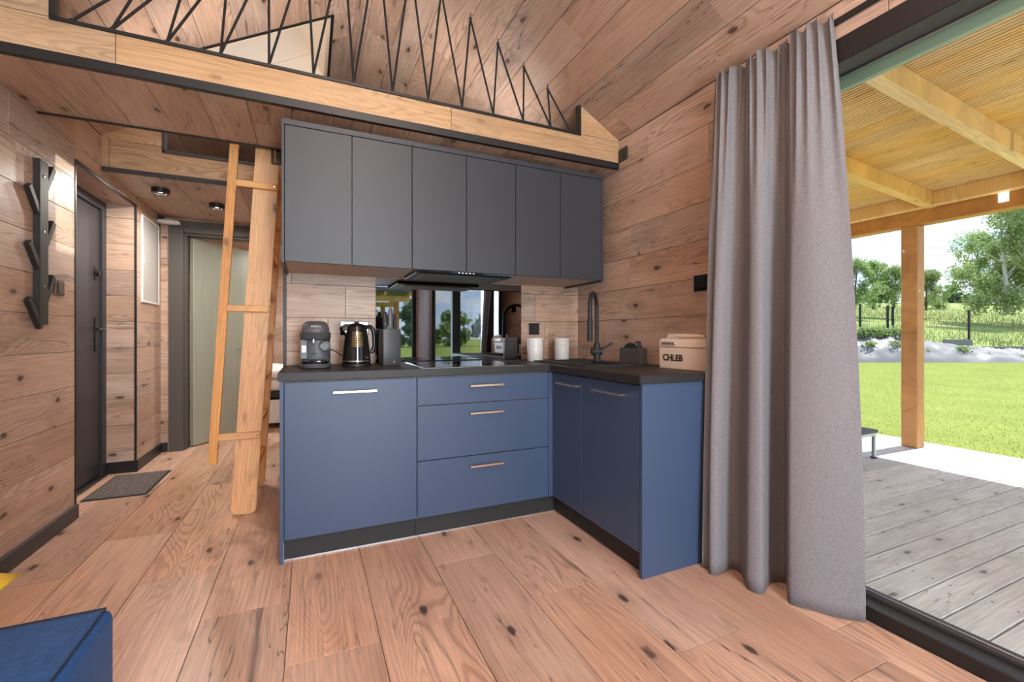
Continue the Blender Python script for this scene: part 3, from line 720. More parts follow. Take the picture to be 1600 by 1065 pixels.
# sockets and switches
def socket(name, M, w, label, n=1, group=None, mat=GLOSSB, kind='socket'):
    o = empty(name, label=label, cat='socket' if kind == 'socket' else 'light switch', group=group); o.matrix_world = M
    box('frame', -w / 2, w / 2, -.0425, .0425, 0, .009, mat, o, .003, 2)
    for k in range(n):
        cx = (k - (n - 1) / 2) * .0775
        if kind == 'socket':
            lathe('socket_face', [(0, .0075), (.018, .0075), (.0195, .0115), (.0225, .0115), (.0225, .009)], BLACKM, o, 24, (cx, 0, 0))
            tube('earth_pin', [(cx, .010, .007), (cx, .010, .013)], .0025, CHROME, o, 8)
            for s in (-1, 1): tube('contact', [(cx + s * .0085, 0, .0074), (cx + s * .0085, 0, .008)], .0026, CHROME, o, 8)
        else: box('rocker', cx - .029, cx + .029, -.029, .029, .009, .0125, mat, o, .002)
    return o
mY = lambda x, z: frameM((x, YK - .0005, z), (1, 0, 0), (0, 0, 1), (0, -1, 0))
mXR = lambda y, z: frameM((XR - .0005, y, z), (0, -1, 0), (0, 0, 1), (-1, 0, 0))
mXL = lambda y, z: frameM((XL + .0005, y, z), (0, 1, 0), (0, 0, 1), (1, 0, 0))
socket('wall_socket', mY(.252, 1.108), .165, 'black double wall socket behind the kettle', 2)
socket('wall_socket', mY(1.508, 1.112), .085, 'single black wall socket above the left white canister', 1)
socket('wall_socket', mXR(2.380, 2.262), .085, 'single black wall socket high up beside the loft edge', 1)
socket('light_switch', mXR(1.735, 1.342), .095, 'black wall switch above the bread box beside the curtain', 1, kind='switch')
BROWN = plain('brown_switch', (.07, .042, .028), .4)
socket('light_switch', mXL(3.214, 1.322), .095, 'dark brown light switch beside the coat rack', 1, mat=BROWN, kind='switch')

# coffee machine
cm = empty('coffee_machine', (.028, 2.66, ZT), R(-2), 'grey and black pod coffee machine at the left end of the worktop', 'coffee machine')
CMG = plain('machine_grey', (.085, .088, .10), .38); CMT = plain('water_tank_grey', (.20, .22, .25), .15)
def rounded_stack(name, levels, mat, parent, n=28, pw=3.2):
    """superellipse cross sections: (z, half width, y0, y1)"""
    bm = bmesh.new(); rings = []
    for z, w, y0, y1 in levels:
        ring = []
        for k in range(n):
            a = 2 * math.pi * k / n; c_, s_ = math.cos(a), math.sin(a)
            ring.append(bm.verts.new((w * math.copysign(abs(c_) ** (2 / pw), c_), (y0 + y1) / 2 + (y1 - y0) / 2 * math.copysign(abs(s_) ** (2 / pw), s_), z)))
        rings.append(ring)
    for a, b in zip(rings, rings[1:]):
        for k in range(n): bm.faces.new((a[k], a[(k + 1) % n], b[(k + 1) % n], b[k]))
    bm.faces.new(rings[0][::-1]); bm.faces.new(rings[-1])
    return bm_obj(name, bm, mat, parent, True, R(45))
rounded_stack('base', [(0, .070, -.13, .12), (.006, .076, -.14, .13), (.022, .078, -.143, .135), (.028, .074, -.138, .13)], CMG, cm)
rounded_stack('body', [(.024, .073, -.05, .13), (.06, .076, -.055, .135), (.12, .074, -.06, .135), (.165, .073, -.065, .13)], CMG, cm)
rounded_stack('brew_head', [(.150, .070, -.085, .13), (.156, .077, -.105, .135), (.185, .078, -.115, .137), (.193, .074, -.11, .135)], DGREY, cm)
rounded_stack('lid', [(.193, .070, -.10, .13), (.215, .069, -.095, .13), (.235, .062, -.08, .12), (.249, .050, -.05, .10), (.253, .036, -.02, .08)], CMG, cm)
rounded_stack('drip_tray', [(.024, .062, -.135, -.04), (.030, .066, -.138, -.035), (.042, .066, -.138, -.035), (.046, .060, -.13, -.04)], GLOSSB, cm)
for k in range(6): box('tray_slot', -.045, .045, -.125 + k * .014, -.119 + k * .014, .0455, .0475, CHROME if k % 2 else BLACK, cm, .0005)
tube('coffee_spout', [(-.008, -.092, .168), (-.008, -.092, .135)], [.011, .008], CHROME, cm, 12)
lathe('dial', [(0, .018), (.017, .018), (.019, .014), (.027, .013), (.030, .006), (.030, 0)], CMG, cm, 24).matrix_local = frameM((.046, -.060, .118), (1, 0, 0), (0, 0, 1), (0, -1, 0))
lathe('dial_ring', [(.0185, .0), (.0215, .002), (.0245, 0)], CHROME, cm, 24).matrix_local = frameM((.046, -.0735, .118), (1, 0, 0), (0, 0, 1), (0, -1, 0))
box('tank_panel', -.072, -.040, -.068, -.060, .05, .152, CMT, cm, .003)
box('sticker', -.066, -.044, -.0695, -.0682, .085, .122, WHITE, cm, 0)
box('pod_slot', -.022, .004, -.0655, -.058, .076, .082, BLACK, cm, .001)
text_obj('brand_lettering', 'BOSCH', .014, WHITE, frameM((.004, -.104, .222), (1, 0, 0), (0, .25, 1), (0, -1, .25)), cm, .0006)
tube('power_cord', [(.072, .06, .10), (.10, .085, .085), (.135, .10, .06), (.17, .11, .03), (.19, .12, .006)], .003, BLACK, cm, 8)

# kettle
kt = empty('kettle', (.240, 2.66, ZT), R(4), 'glossy black electric kettle between coffee machine and knife block', 'kettle')
KB = plain('kettle_black', (.008, .0075, .0075), .08, 0, .5)
lathe('base_plate', [(0, 0), (.078, 0), (.080, .008), (.078, .016), (0, .016)], BLACK, kt, 32)
lathe('body', [(0, .017), (.076, .017), (.077, .022), (.076, .03), (.0745, .06), (.070, .11), (.064, .16), (.058, .2), (.055, .215), (0, .215)], KB, kt, 40)
lathe('metal_band', [(.0755, .026), (.0778, .029), (.0778, .034), (.0755, .037)], CHROME, kt, 40)
lathe('lid', [(.0555, .213), (.054, .225), (.044, .236), (.02, .243), (.012, .246), (.012, .254), (0, .256)], KB, kt, 32)
bm = bmesh.new(); prof = [(-.052, .17, .022), (-.062, .19, .020), (-.078, .212, .014), (-.086, .224, .008)]
rr = []
for x, z, w in prof: rr.append([bm.verts.new(v) for v in ((x + .03, -w, z + .018), (x, -w, z), (x - .006, 0, z - .012), (x, w, z), (x + .03, w, z + .018))])
for a, b in zip(rr, rr[1:]):
    for k in range(4): bm.faces.new((a[k], a[k + 1], b[k + 1], b[k]))
    bm.faces.new((a[4], a[0], b[0], b[4]))
bm.faces.new(rr[0]); bm.faces.new(rr[-1])
bm_obj('pouring_spout', bm, KB, kt, True, R(40))
tube('handle', [(.050, 0, .222), (.075, 0, .225), (.092, 0, .205), (.097, 0, .165), (.097, 0, .115), (.090, 0, .085), (.068, 0, .075)], [.012, .012, .012, .011, .010, .010, .009], KB, kt, 12)
# fine embossed lattice on the body
bm = bmesh.new()
for i in range(7):
    for j in range(9):
        a = R(-118 + i * 8); z = .115 + j * .0095; rad_ = np.interp(z, [.06, .11, .16, .2], [.0745, .070, .064, .058]) + .0002
        c_ = Vector((rad_ * math.cos(a), rad_ * math.sin(a), z)); Mx = frameM(c_, (-math.sin(a), math.cos(a), 0), (0, 0, 1), (math.cos(a), math.sin(a), 0)); Mx = Mx
        add_box(bm, -.0028, .0028, -.0028, .0028, -.0002, .0007, 0, 1, Mx)
bm_obj('embossed_pattern', bm, plain('bronze_print', (.35, .22, .10), .3, 1), kt)
box('label_plate', -.010, .010, -.0005, .0005, -.006, .006, WHITE, kt, 0).matrix_local = frameM((.0755 * math.cos(R(-55)), .0755 * math.sin(R(-55)), .052), (math.sin(R(55)), math.cos(R(55)), 0), (0, .08, 1), (math.cos(R(-55)), math.sin(R(-55)), .08))
tube('power_cord', [(.07, .03, .008), (.105, .03, .012), (.118, .035, .045), (.112, .045, .085), (.09, .06, .10)], .003, BLACK, kt, 8)

# knife block and knives
kb = empty('knife_block', (.432, 2.715, ZT), R(8), 'tall charcoal knife block beside the splashback', 'knife block')
bm = bmesh.new(); add_box(bm, -.052, .052, -.05, .05, 0, .212, .003, 2); bm_obj('block', bm, DGREY, kb, True, R(40))
box('bristle_insert', -.044, .044, -.042, .042, .211, .2135, BLACK, kb, 0)
prism('logo', [(-.005, -.004), (.005, -.004), (0, .005)], 'z', 0, .0006, WHITE, kb).matrix_local = frameM((.012, -.0503, .022), (1, 0, 0), (0, 0, 1), (0, -1, 0))
kl = ['broad black knife handle at the left of the block', 'tallest grey knife handle in the middle of the block', 'thin black knife handle behind the tallest one in the block', 'short black knife handle at the right of the block']
for (x, y, h_, w, m, lab) in ((-.030, -.01, .10, .017, BLACKM, kl[0]), (-.002, -.022, .125, .016, CMG, kl[1]), (.016, .02, .085, .011, BLACK, kl[2]), (.030, .0, .095, .010, BLACKM, kl[3])):
    Mk = Matrix.Translation((.432, 2.715, ZT)) @ Matrix.Rotation(R(8), 4, 'Z')
    kn = empty('kitchen_knife', Mk @ Vector((x, y, .2145)), R(8), lab, 'knife', 'knives in the knife block')
    rounded_stack('handle', [(0, w * .75, -.010, .010), (.02, w * .9, -.011, .011), (h_ * .6, w, -.011, .011), (h_ * .88, w * .8, -.009, .009), (h_, w * .35, -.004, .004)], m, kn, 14, 2.6)
    tube('rivet', [(0, -.0105, h_ * .3), (0, -.0118, h_ * .3)], .002, CHROME, kn, 8)

# canisters
def canister(loc, label, rz):
    o = empty('canister', loc, rz, label, 'canister', 'white canisters by the sink')
    lathe('body', [(0, 0), (.051, 0), (.0535, .003), (.0535, .135), (.052, .138)], WHITE, o, 40)
    lathe('lid', [(.052, .138), (.0545, .139), (.0545, .152), (.0525, .157), (.02, .1585), (0, .1585)], WHITE, o, 40)
    GOLD = bpy.data.materials.get('gold_print') or plain('gold_print', (.62, .45, .25), .4)
    for k in range(5):
        a = R(-90 - 16 + k * 8); h_ = (.012, .009, .011, .008, .012)[k]
        box('printed_mark', -.0018, .0018, -h_ / 2, h_ / 2, 0, .0004, GOLD, o, 0).matrix_local = frameM((.0536 * math.cos(a), .0536 * math.sin(a), .105), (-math.sin(a), math.cos(a), 0), (0, 0, 1), (math.cos(a), math.sin(a), 0))
canister((1.408, 2.72, ZT), 'white canister standing next to the splashback', R(-20))
canister((1.650, 2.77, ZT), 'white canister standing nearer the wall corner', R(-25))

# sink caddy, dispenser, brush
cd = empty('sink_caddy', (1.806, 2.185, ZT), 0, 'dark grey sink caddy against the right wall', 'sink caddy')
CADDY = plain('caddy_grey', (.075, .066, .064), .55)
bm = bmesh.new(); add_box(bm, -.026, .03, -.094, .094, 0, .006)
for a in ((-.026, -.021, -.094, .094), (.025, .03, -.094, .094), (-.021, .025, -.094, -.089), (-.021, .025, .089, .094)): add_box(bm, *a, .006, .098)
bm_obj('box', bm, CADDY, cd); box('divider', -.021, .025, -.030, -.026, .006, .09, CADDY, cd, 0)
sd = empty('soap_dispenser', (1.808, 2.125, ZT + .0062), 0, 'black soap pump standing in the sink caddy', 'soap dispenser')
lathe('bottle', [(0, 0), (.019, 0), (.020, .004), (.020, .095), (.011, .108), (.011, .115), (0, .115)], BLACKM, sd, 20)
tube('pump', [(0, 0, .113), (0, 0, .128), (-.01, .012, .130), (-.018, .02, .126)], [.011, .010, .006, .005], BLACKM, sd, 12)
br = empty('dish_brush', (1.806, 2.205, ZT + .0062), 0, 'round black dish sponge peeking out of the sink caddy', 'sponge')
lathe('pad', [(0, -.014), (.058, -.014), (.062, -.008), (.062, .008), (.058, .014), (0, .014)], BLACK, br, 32).matrix_local = frameM((0, 0, .062), (0, 1, 0), (0, 0, 1), (1, 0, 0))
lathe('knob', [(0, 0), (.012, 0), (.010, .006), (0, .007)], BLACKM, br, 16).matrix_local = frameM((-.0145, 0, .075), (0, 1, 0), (0, 0, 1), (-1, 0, 0))

# bread box
bx = empty('bread_box', (1.795, 1.705, ZT), 0, 'cream metal bread box with black lettering by the curtain', 'bread box')
prism('body', [(-.078, 0), (.085, 0), (.085, .110), (-.080, .110)], 'y', -.162, .155, CREAM, bx, .004)
prism('lid', [(-.082, .112), (.087, .112), (.087, .160), (-.062, .160), (-.078, .148)], 'y', -.165, .158, CREAM, bx, .005)
bm = bmesh.new(); add_box(bm, -.094, -.088, .03, .125, .128, .140, .002)
for y in (.036, .119): add_box(bm, -.089, -.081, y - .004, y + .004, .130, .138)
bm_obj('handle', bm, SILVER, bx)
text_obj('lettering', 'CHLEB', .046, plain('black_print', (.015, .013, .012), .5), frameM((-.0812, .055, .058), (0, -1, 0), (0, 0, 1), (-1, 0, 0)), bx, .0004, font_bold=.0012)
cb_ = empty('notepad', (1.815, 1.79, ZT + .1605), 0, 'white paper pack lying on the bread box lid', 'paper')
for k in range(4): box('sheet', -.055 + k * .001, .05, -.06, .06 - k * .002, k * .006, k * .006 + .0055, WHITE, cb_, .001)
lg = empty('lighter', (1.745, 1.66, ZT + .1607), R(3), 'long cream gas lighter with black tip on the bread box', 'lighter')
tube('grip', [(0, .10, .012), (0, .06, .012), (0, -.05, .010), (0, -.085, .008)], [.006, .011, .010, .007], CREAM, lg, 12)
tube('nozzle', [(0, -.083, .008), (0, -.115, .009)], [.0075, .006], BLACK, lg, 10)

# ================================================================== HALL
# coat rack
ck = empty('coat_rack', (XL, 3.010, 0), 0, 'black upright coat rack with six slanted pegs on the left wall', 'coat rack')
RK = plain('black_stained_wood', (.016, .013, .012), .55)
box('upright', .0, .028, -.040, .038, 1.118, 1.940, RK, ck, .002)
for k, zz in enumerate((1.86, 1.585, 1.31)):
    lathe('screw', [(0, 0), (.007, 0), (.007, .002), (0, .0025)], CHROME, ck, 12).matrix_local = frameM((.0282, -.004, zz), (0, 1, 0), (0, 0, 1), (1, 0, 0))
for k in range(3):
    for s, (ya, za), (yb, zb) in ((-1, (-.018, 1.655), (-.118, 1.785)), (1, (.018, 1.785), (.108, 1.935))):
        dz = -.272 * k if s < 0 else -.282 * k
        a = Vector((.004, ya, za + dz)); b = Vector((.004, yb, zb + dz))
        d = b - a; u_ = d.normalized(); w_ = Vector((1, 0, 0)); n_ = u_.cross(w_)
        pg = box('peg', -.01, d.length, 0, .022, -.016, .016, RK, ck, .002, M=frameM(a, u_, w_, n_))
# fuse box panel
fb = empty('fuse_box', (XL, 4.735, 1.69), 0, 'white flush fuse box door on the left wall of the hall', 'fuse box')
PANW = plain('fuse_box_white', (.47, .45, .43), .45)
for a in ((-.225, -.205, -.355, .355), (.205, .225, -.355, .355)): box('frame_bar', 0, .012, a[0], a[1], a[2], a[3], WHITE, fb)
for a in ((-.355, -.335), (.335, .355)): box('frame_bar', 0, .012, -.205, .205, a[0], a[1], WHITE, fb)
box('door', 0, .008, -.203, .203, -.333, .333, PANW, fb); box('latch', .008, .014, -.20, -.19, -.03, .03, WHITE, fb)
# spots
def spot(x, y, label):
    o = empty('ceiling_spot', (x, y, ZS2), 0, label, 'ceiling lamp', 'ceiling spots in the hall')
    lathe('housing', [(0, 0), (.056, 0), (.056, -.030), (.052, -.034), (.034, -.034), (.026, -.022), (.026, -.018)], BLACK, o, 32)
    lathe('reflector', [(.026, -.020), (.022, -.026), (.014, -.027), (0, -.0275)], WHITE, o, 24)
    area('spot_light', (0, 0, -.032), (0, 0, -1), .045, .045, SPOT_POWER, (1, .93, .84), o)
    lathe('diode', [(.0105, -.0278), (.009, -.029), (0, -.0292)], LEDM, o, 16)
spot(-1.004, 4.064, 'round black ceiling spot nearer the entrance door')
spot(-.698, 4.345, 'round black ceiling spot nearer the ladder')
# router-like emergency light in the corner
el = empty('wireless_router', (-1.16, 4.93, 2.085), 0, 'small white device with black aerial in the hall ceiling corner', 'router')
rounded_stack('case', [(-.016, .075, -.035, .035), (-.012, .085, -.042, .042), (.010, .085, -.042, .042), (.016, .078, -.036, .036)], WHITE, el, 28, 4)
tube('aerial', [(-.07, .02, -.01), (-.072, .022, -.05), (-.072, .022, -.19)], [.004, .005, .004], BLACK, el, 8)
box('mount', -.09, -.05, .02, .09, .010, .058, BLACK, el, .002); box('led', .05, .06, -.043, -.040, -.004, .002, BLACK, el, 0)
# doormat
dm = empty('doormat', (-1.16, 4.02, 0), 0, 'speckled dark grey doormat in front of the entrance door', 'doormat')
box('pile', -.165, .150, -.285, .270, .001, .010, MATF, dm, .002)
bm = bmesh.new()
for a in ((-.175, .165, -.30, -.285), (-.175, .165, .27, .285), (-.175, -.165, -.285, .27), (.15, .165, -.285, .27)): add_box(bm, *a, .0005, .006)
bm_obj('rubber_edge', bm, BLACKM, dm)

# ladder with handrail
ld = empty('loft_ladder', (-.36, 3.06, 0), 0, 'steep pine loft ladder with side handrail next to the kitchen', 'ladder')
def sloped_board(name, x0, z0, x1, z1, y0, y1, w, mat, par, round_=0.0, bev=.004):
    """board leaning in X: centre line from (x0,z0) to (x1,z1), width w, thickness y0..y1; rounded foot"""
    d = Vector((x1 - x0, 0, z1 - z0)); Ln = d.length; u_ = d.normalized(); v_ = Vector((0, 1, 0)).cross(u_) * -1
    pts = [(Ln, -w / 2), (Ln, w / 2)]
    if round_:
        for a in np.linspace(90, 180, 5): pts.append((round_ - round_ * math.sin(R(a - 90)) , w / 2 - round_ + round_ * math.cos(R(a - 90))) )
        for a in np.linspace(0, 90, 5): pts.append((round_ - round_ * math.cos(R(a)), -w / 2 + round_ - round_ * math.sin(R(a))))
    else: pts += [(0, w / 2), (0, -w / 2)]
    bm = bmesh.new(); A = [bm.verts.new((p, q, 0)) for p, q in pts]; B = [bm.verts.new((p, q, y1 - y0)) for p, q in pts]
    bm.faces.new(A); bm.faces.new(B[::-1])
    for i in range(len(pts)): bm.faces.new((A[i], B[i], B[(i + 1) % len(pts)], A[(i + 1) % len(pts)]))
    bmesh.ops.recalc_face_normals(bm, faces=bm.faces)
    if bev: bmesh.ops.bevel(bm, geom=[e for e in bm.edges if abs(e.verts[0].co.z - e.verts[1].co.z) < 1e-6], offset=bev, segments=2, affect='EDGES')
    o = bm_obj(name, bm, mat, par, False)
    n_ = u_.cross(v_)
    oy = y0 if n_.y > 0 else y1
    o.matrix_local = frameM((x0, oy, z0), u_, v_, n_)
    return o
sx = lambda z: .0 + z * .059      # lean
sloped_board('stringer', 0, .002, sx(2.62), 2.62, 0, .035, .130, PINE, ld, .035)
sloped_board('stringer', 0, .002, sx(2.62), 2.62, .53, .565, .130, PINE, ld, .035)
for k in range(9):
    z = .27 + k * .262
    box('tread', sx(z) - .052, sx(z) + .058, .035, .53, z - .014, z + .014, PINE, ld, .003)
sloped_board('handrail', -.150, .325, -.150 + .059 * 2.1, 2.44, -.034, -.002, .045, PINE, ld, 0)
for z in (.472, 1.222, 1.958):
    zc_ = z
    c_ = box('handrail_arm', sx(z) - .152, sx(z) + .062, -.026, -.0005, z - .019, z + .019, PINE, ld, .003)
    tube('screw', [(sx(z) + .048, -.0255, z), (sx(z) + .048, -.0275, z)], .004, CHROME, c_, 10)
box('hook_bracket', sx(2.14) + .02, sx(2.14) + .075, -.014, -.001, 2.10, 2.20, BROWN, ld, .002)
box('hook_tongue', sx(2.14) + .038, sx(2.14) + .045, -.020, -.012, 2.108, 2.19, PINE, ld, .001)

# bed in the room beyond
bd = empty('bed', (.15, 6.35, 0), 0, 'low bed with white bedding in the bedroom beyond the ladder', 'bed')
box('frame', -.66, .9, -.62, .62, .36, .42, BLACK, bd, .01); 
for x in (-.62, .86):
    for y in (-.58, .58): box('leg', x - .03, x + .03, y - .03, y + .03, 0, .36, BLACK, bd, .004)
bm = bmesh.new(); add_box(bm, -.65, .88, -.60, .60, .42, .60, .05, 3); bm_obj('mattress', bm, LINEN, bd, True, R(60))
bm = bmesh.new(); add_box(bm, -.69, .5, -.63, .63, .585, .69, .04, 3)
bmesh.ops.subdivide_edges(bm, edges=[e for e in bm.edges if e.calc_length() > .3], cuts=10, use_grid_fill=True)
rng = random.Random(4)
for v in bm.verts: v.co += Vector((rng.uniform(-.01, .01), rng.uniform(-.01, .01), .02 * math.sin(v.co.x * 9 + v.co.y * 5)))
bm_obj('duvet', bm, LINEN, bd, True, R(80))
box('storage_drawer', -.64, .86, -.59, .59, .06, .33, LINEN, bd, .01)

# ================================================================== LIVING CORNER
sf = empty('sofa', (-.82, .75, 0), 0, 'blue velvet sofa corner at the lower left', 'sofa')
bm = bmesh.new(); add_box(bm, -.41, .418, -1.25, .545, .10, .451, .022, 4)
bm_obj('seat_block', bm, VELVET, sf, True, R(60))
tube('piping', [(.405, y, .4525) for y in np.linspace(-1.2, .53, 14)], .0022, plain('navy_thread', (.006, .012, .03), .8), sf, 6)
tube('piping', [(x, .530, .4525) for x in np.linspace(-.39, .405, 10)], .0022, plain('navy_thread_b', (.006, .012, .03), .8), sf, 6)
for x in (-.35, .35):
    for y in (-1.18, .48): box('leg', x - .025, x + .025, y - .025, y + .025, 0, .10, BLACK, sf, .003)
cu = empty('cushion', (-.785, 1.093, .452), R(0), 'yellow cushion lying on the blue sofa at the left edge', 'cushion')
def pillow(name, w, h_, t, mat, par, M):
    n = 16; vs_ = []; fs = []
    for side in (1, -1):
        for j in range(n + 1):
            for i in range(n + 1):
                u, v = i / n * 2 - 1, j / n * 2 - 1
                th_ = t * (max(0, (1 - u ** 4) * (1 - v ** 4))) ** .6
                k = 1 - .07 * (1 - abs(u) ** 2) * abs(v) ** 2; k2 = 1 - .07 * (1 - abs(v) ** 2) * abs(u) ** 2
                vs_.append((u * w / 2 * k2, v * h_ / 2 * k, side * th_ / 2))
        o_ = 0 if side == 1 else (n + 1) ** 2
        for j in range(n):
            for i in range(n):
                a = o_ + j * (n + 1) + i; q = (a, a + 1, a + n + 2, a + n + 1); fs.append(q if side == 1 else q[::-1])
    bm = bmesh.new(); V = [bm.verts.new(v) for v in vs_]
    for f in fs: bm.faces.new([V[i] for i in f])
    bmesh.ops.remove_doubles(bm, verts=bm.verts, dist=1e-5)
    o = bm_obj(name, bm, mat, par, True); o.matrix_local = M; return o
dv = Vector((.82, .56, .10)).normalized(); pv = Vector((-.56, .82, 0)).normalized()
pillow('cover', .42, .42, .15, YELLOW, cu, frameM((0, 0, .085), dv - pv, dv + pv, (dv - pv).cross(dv + pv)))

# curtain
def catmull(P, n):
    P = [Vector(p) for p in P]; out = []
    m = len(P) - 1
    for i in range(n):
        t = i / (n - 1) * m; k = min(int(t), m - 1); f = t - k
        p0, p1, p2, p3 = P[max(k - 1, 0)], P[k], P[k + 1], P[min(k + 2, m)]
        out.append(.5 * ((2 * p1) + (-p0 + p2) * f + (2 * p0 - 5 * p1 + 4 * p2 - p3) * f * f + (-p0 + 3 * p1 - 3 * p2 + p3) * f ** 3))
    return out
CB = [(1.634, 1.496), (1.641, 1.470), (1.620, 1.440), (1.648, 1.415), (1.735, 1.425), (1.745, 1.385), (1.705, 1.335), (1.668, 1.286), (1.682, 1.240), (1.730, 1.250), (1.805, 1.277), (1.850, 1.255), (1.800, 1.212), (1.738, 1.165), (1.733, 1.130), (1.754, 1.077), (1.792, 1.029), (1.838, .981), (1.862, .952)]
nC = len(CB)
CT = []
for i, (x, y) in enumerate(CB):
    f = i / (nC - 1)
    CT.append((1.835 + (x - 1.74) * .34, 1.570 - f * .500 + .0))
NCOL, NROW = 190, 44
cbp, ctp = catmull([(*p, 0) for p in CB], NCOL), catmull([(*p, 0) for p in CT], NCOL)
rng = random.Random(8); ph = [rng.uniform(0, 6.28) for _ in range(6)]
vs_ = []; fs = []
for j in range(NROW):
    z = j / (NROW - 1); H = .006 + z * 2.318
    for i in range(NCOL):
        s = i / (NCOL - 1); b, t = cbp[i], ctp[i]
        k = z ** 1.6
        p = b * (1 - k) + t * k
        pl = max(0, (z - .62) / .38) ** 1.6          # gathered heading at the top
        p.x += pl * .013 * math.sin(s * 2 * math.pi * 15 + ph[0]) + .004 * math.sin(s * 31 + z * 5 + ph[1]) * (1 - z)
        p.y += pl * .007 * math.sin(s * 2 * math.pi * 15 + 1.3 + ph[2])
        p.x = min(p.x, XR - .018)
        zz = H + (z ** 8) * .012 * math.sin(s * 2 * math.pi * 7.5 + ph[3]) + (1 - z) ** 10 * .004 * math.sin(s * 40)
        vs_.append((p.x, p.y, zz))
for j in range(NROW - 1):
    for i in range(NCOL - 1): a = j * NCOL + i; fs.append((a, a + 1, a + NCOL + 1, a + NCOL))
cu_ = empty('curtain', (1.80, 1.25, 0), 0, 'grey linen curtain gathered between kitchen and terrace door', 'curtain')
cl = mesh_obj('cloth', [(x - 1.80, y - 1.25, z) for x, y, z in vs_], fs, CURT, cu_, True)
md = cl.modifiers.new('thickness', 'SOLIDIFY'); md.thickness = .0025
rl = tag(box('curtain_rail', XR - .0125, XR - .001, -1.95, 1.60, 2.282, 2.306, BLACK, None, .002), 'black curtain rail above the terrace door', 'curtain rail')
# dark curtains by the rear corner (seen only mirrored in the splashback)
def simple_curtain(label, p0, p1, mat):
    p0, p1 = Vector(p0), Vector(p1); d = p1 - p0; nrm = Vector((d.y, -d.x, 0)).normalized(); vs_ = []; fs = []; n = 70
    for j, z in enumerate((.01, 1.1, 2.2)):
        for i in range(n):
            s = i / (n - 1); q = p0 + d * s + nrm * .035 * math.sin(s * 38 + .4 * j); vs_.append((q.x, q.y, z))
    for j in range(2):
        for i in range(n - 1): a = j * n + i; fs.append((a, a + 1, a + n + 1, a + n))
    e_ = empty('curtain', p0, 0, label, 'curtain'); o = mesh_obj('cloth', [(x - p0.x, y - p0.y, z) for x, y, z in vs_], fs, mat, e_, True); o.modifiers.new('thickness', 'SOLIDIFY').thickness = .003
simple_curtain('grey curtain drawn aside in the rear corner, mirrored in the splashback', (1.80, -2.15, 0), (1.80, -1.35, 0), CURT)

# rope railing
rp = empty('rope_railing', (.3, BEAM_Y + .012, 2.36), 0, 'black zigzag rope railing across the loft opening', 'railing')
ROPE = plain('black_rope', (.012, .011, .011), .8)
bots = [-.903, -.773, -.58, -.378, -.18, .016, .207, .404, .598, .795, .988, 1.185, 1.376, 1.52]
tops = [-.80, -.703, -.531, -.359, -.187, -.015, .157, .329, .501, .673, .845, 1.017, 1.189, 1.354]
bots = [-.903 - .0] + bots[1:]
bm = bmesh.new(); path = []
# thread: each top hangs between two successive bottoms
seq = []
tp = [-.86 + .0] ; 
pairs = list(zip(bots, bots[1:]))
topx = [-.775, -.703 + .04, -.50, -.345, -.187, -.015, .157, .329, .501, .673, .845, 1.017, 1.189, 1.354]
topx = [-.83, -.66, -.50, -.345, -.182, -.015, .157, .329, .501, .673, .845, 1.017, 1.189, 1.354]
# one top per pair of bottoms, measured from the right end
topx = topx[-len(pairs):]
zt = lambda x: ZR(x) - .075
for (a, b), t in zip(pairs, topx): seq += [(a, 2.372), (t, min(zt(t), ZM - .10))]
seq.append((bots[-1], 2.372))
for (x, z) in seq: path.append((x - .3, 0, z - 2.36))
for a, b in zip(path, path[1:]): add_tube(bm, [a, b], .0058, 8)
bm_obj('rope', bm, ROPE, rp, True, R(60))
for (x, z) in seq: lathe('hook', [(0, -.008), (.0075, -.006), (.009, 0), (.0075, .006), (0, .008)], BLACK, rp, 10, (x - .3, .0, z - 2.36))
for (x, z) in seq[1::2]: tube('hook_stem', [(x - .3, 0, z - 2.36), (x - .3, 0, z - 2.36 + .03)], .0028, BLACK, rp, 6)
lathe('knot', [(0, -.014), (.012, -.008), (.013, .003), (.006, .012), (0, .014)], ROPE, rp, 12, (1.545 - .3, 0, .022))

# ================================================================== TERRACE
ZD = -.06
dk = st(box('terrace_deck', XR + .17, 5.92, -4.2, 5.6, -.22, ZD - .03, plain('deck_joists', (.10, .07, .05), .8), None, 0), 'weathered timber terrace deck outside the door')
boards(dk, (0, 0, ZD), (1, 0, 0), (0, 1, 0), [rect(XR + .17, 5.92, -4.2, 5.6)], DECK, .1365, phase=1.176, length=3.9, seed=301, thick=.026, gap=.006, ch=.003, name='deck_board')
# screws along the joists near the door
SCREW = plain('deck_screw', (.10, .085, .075), .5, .6)
scr = bpy.data.meshes.new('deck_screw'); bmS = bmesh.new(); add_lathe(bmS, [(0, .0012), (.004, .001), (.0045, 0)], 8); bmS.to_mesh(scr); bmS.free(); scr.materials.append(SCREW)
for k in range(-14, 14):
    yb = 1.176 + k * .1365
    for x in (2.62, 3.35, 4.1, 4.85, 5.6):
        for dy in (.03, .105):
            if k < 12: o = bpy.data.objects.new('deck_screw', scr); link(o, dk); o.location = (x, yb + dy, ZD)
tf = st(empty('terrace_roof', (0, 0, 0)), 'yellow pine terrace roof with rafters and grooved boards')
zraft = lambda x: 2.74 - .080 * x          # underside of the rafters
RH = .135
def sloped_box(name, x0, x1, y0, y1, za, zb, mat, par):
    """box following the terrace roof slope, za..zb above the rafter underside; local X runs along it"""
    u_ = Vector((1, 0, -.080)).normalized(); v_ = Vector((0, 1, 0)); n_ = u_.cross(v_)
    L2 = (x1 - x0) * math.sqrt(1 + .0064)
    o = box(name, 0, L2, -(y1 - y0) / 2, (y1 - y0) / 2, za, zb, mat, par, .003)
    o.matrix_local = frameM((x0, (y0 + y1) / 2, zraft(x0)), u_, v_, n_); return o
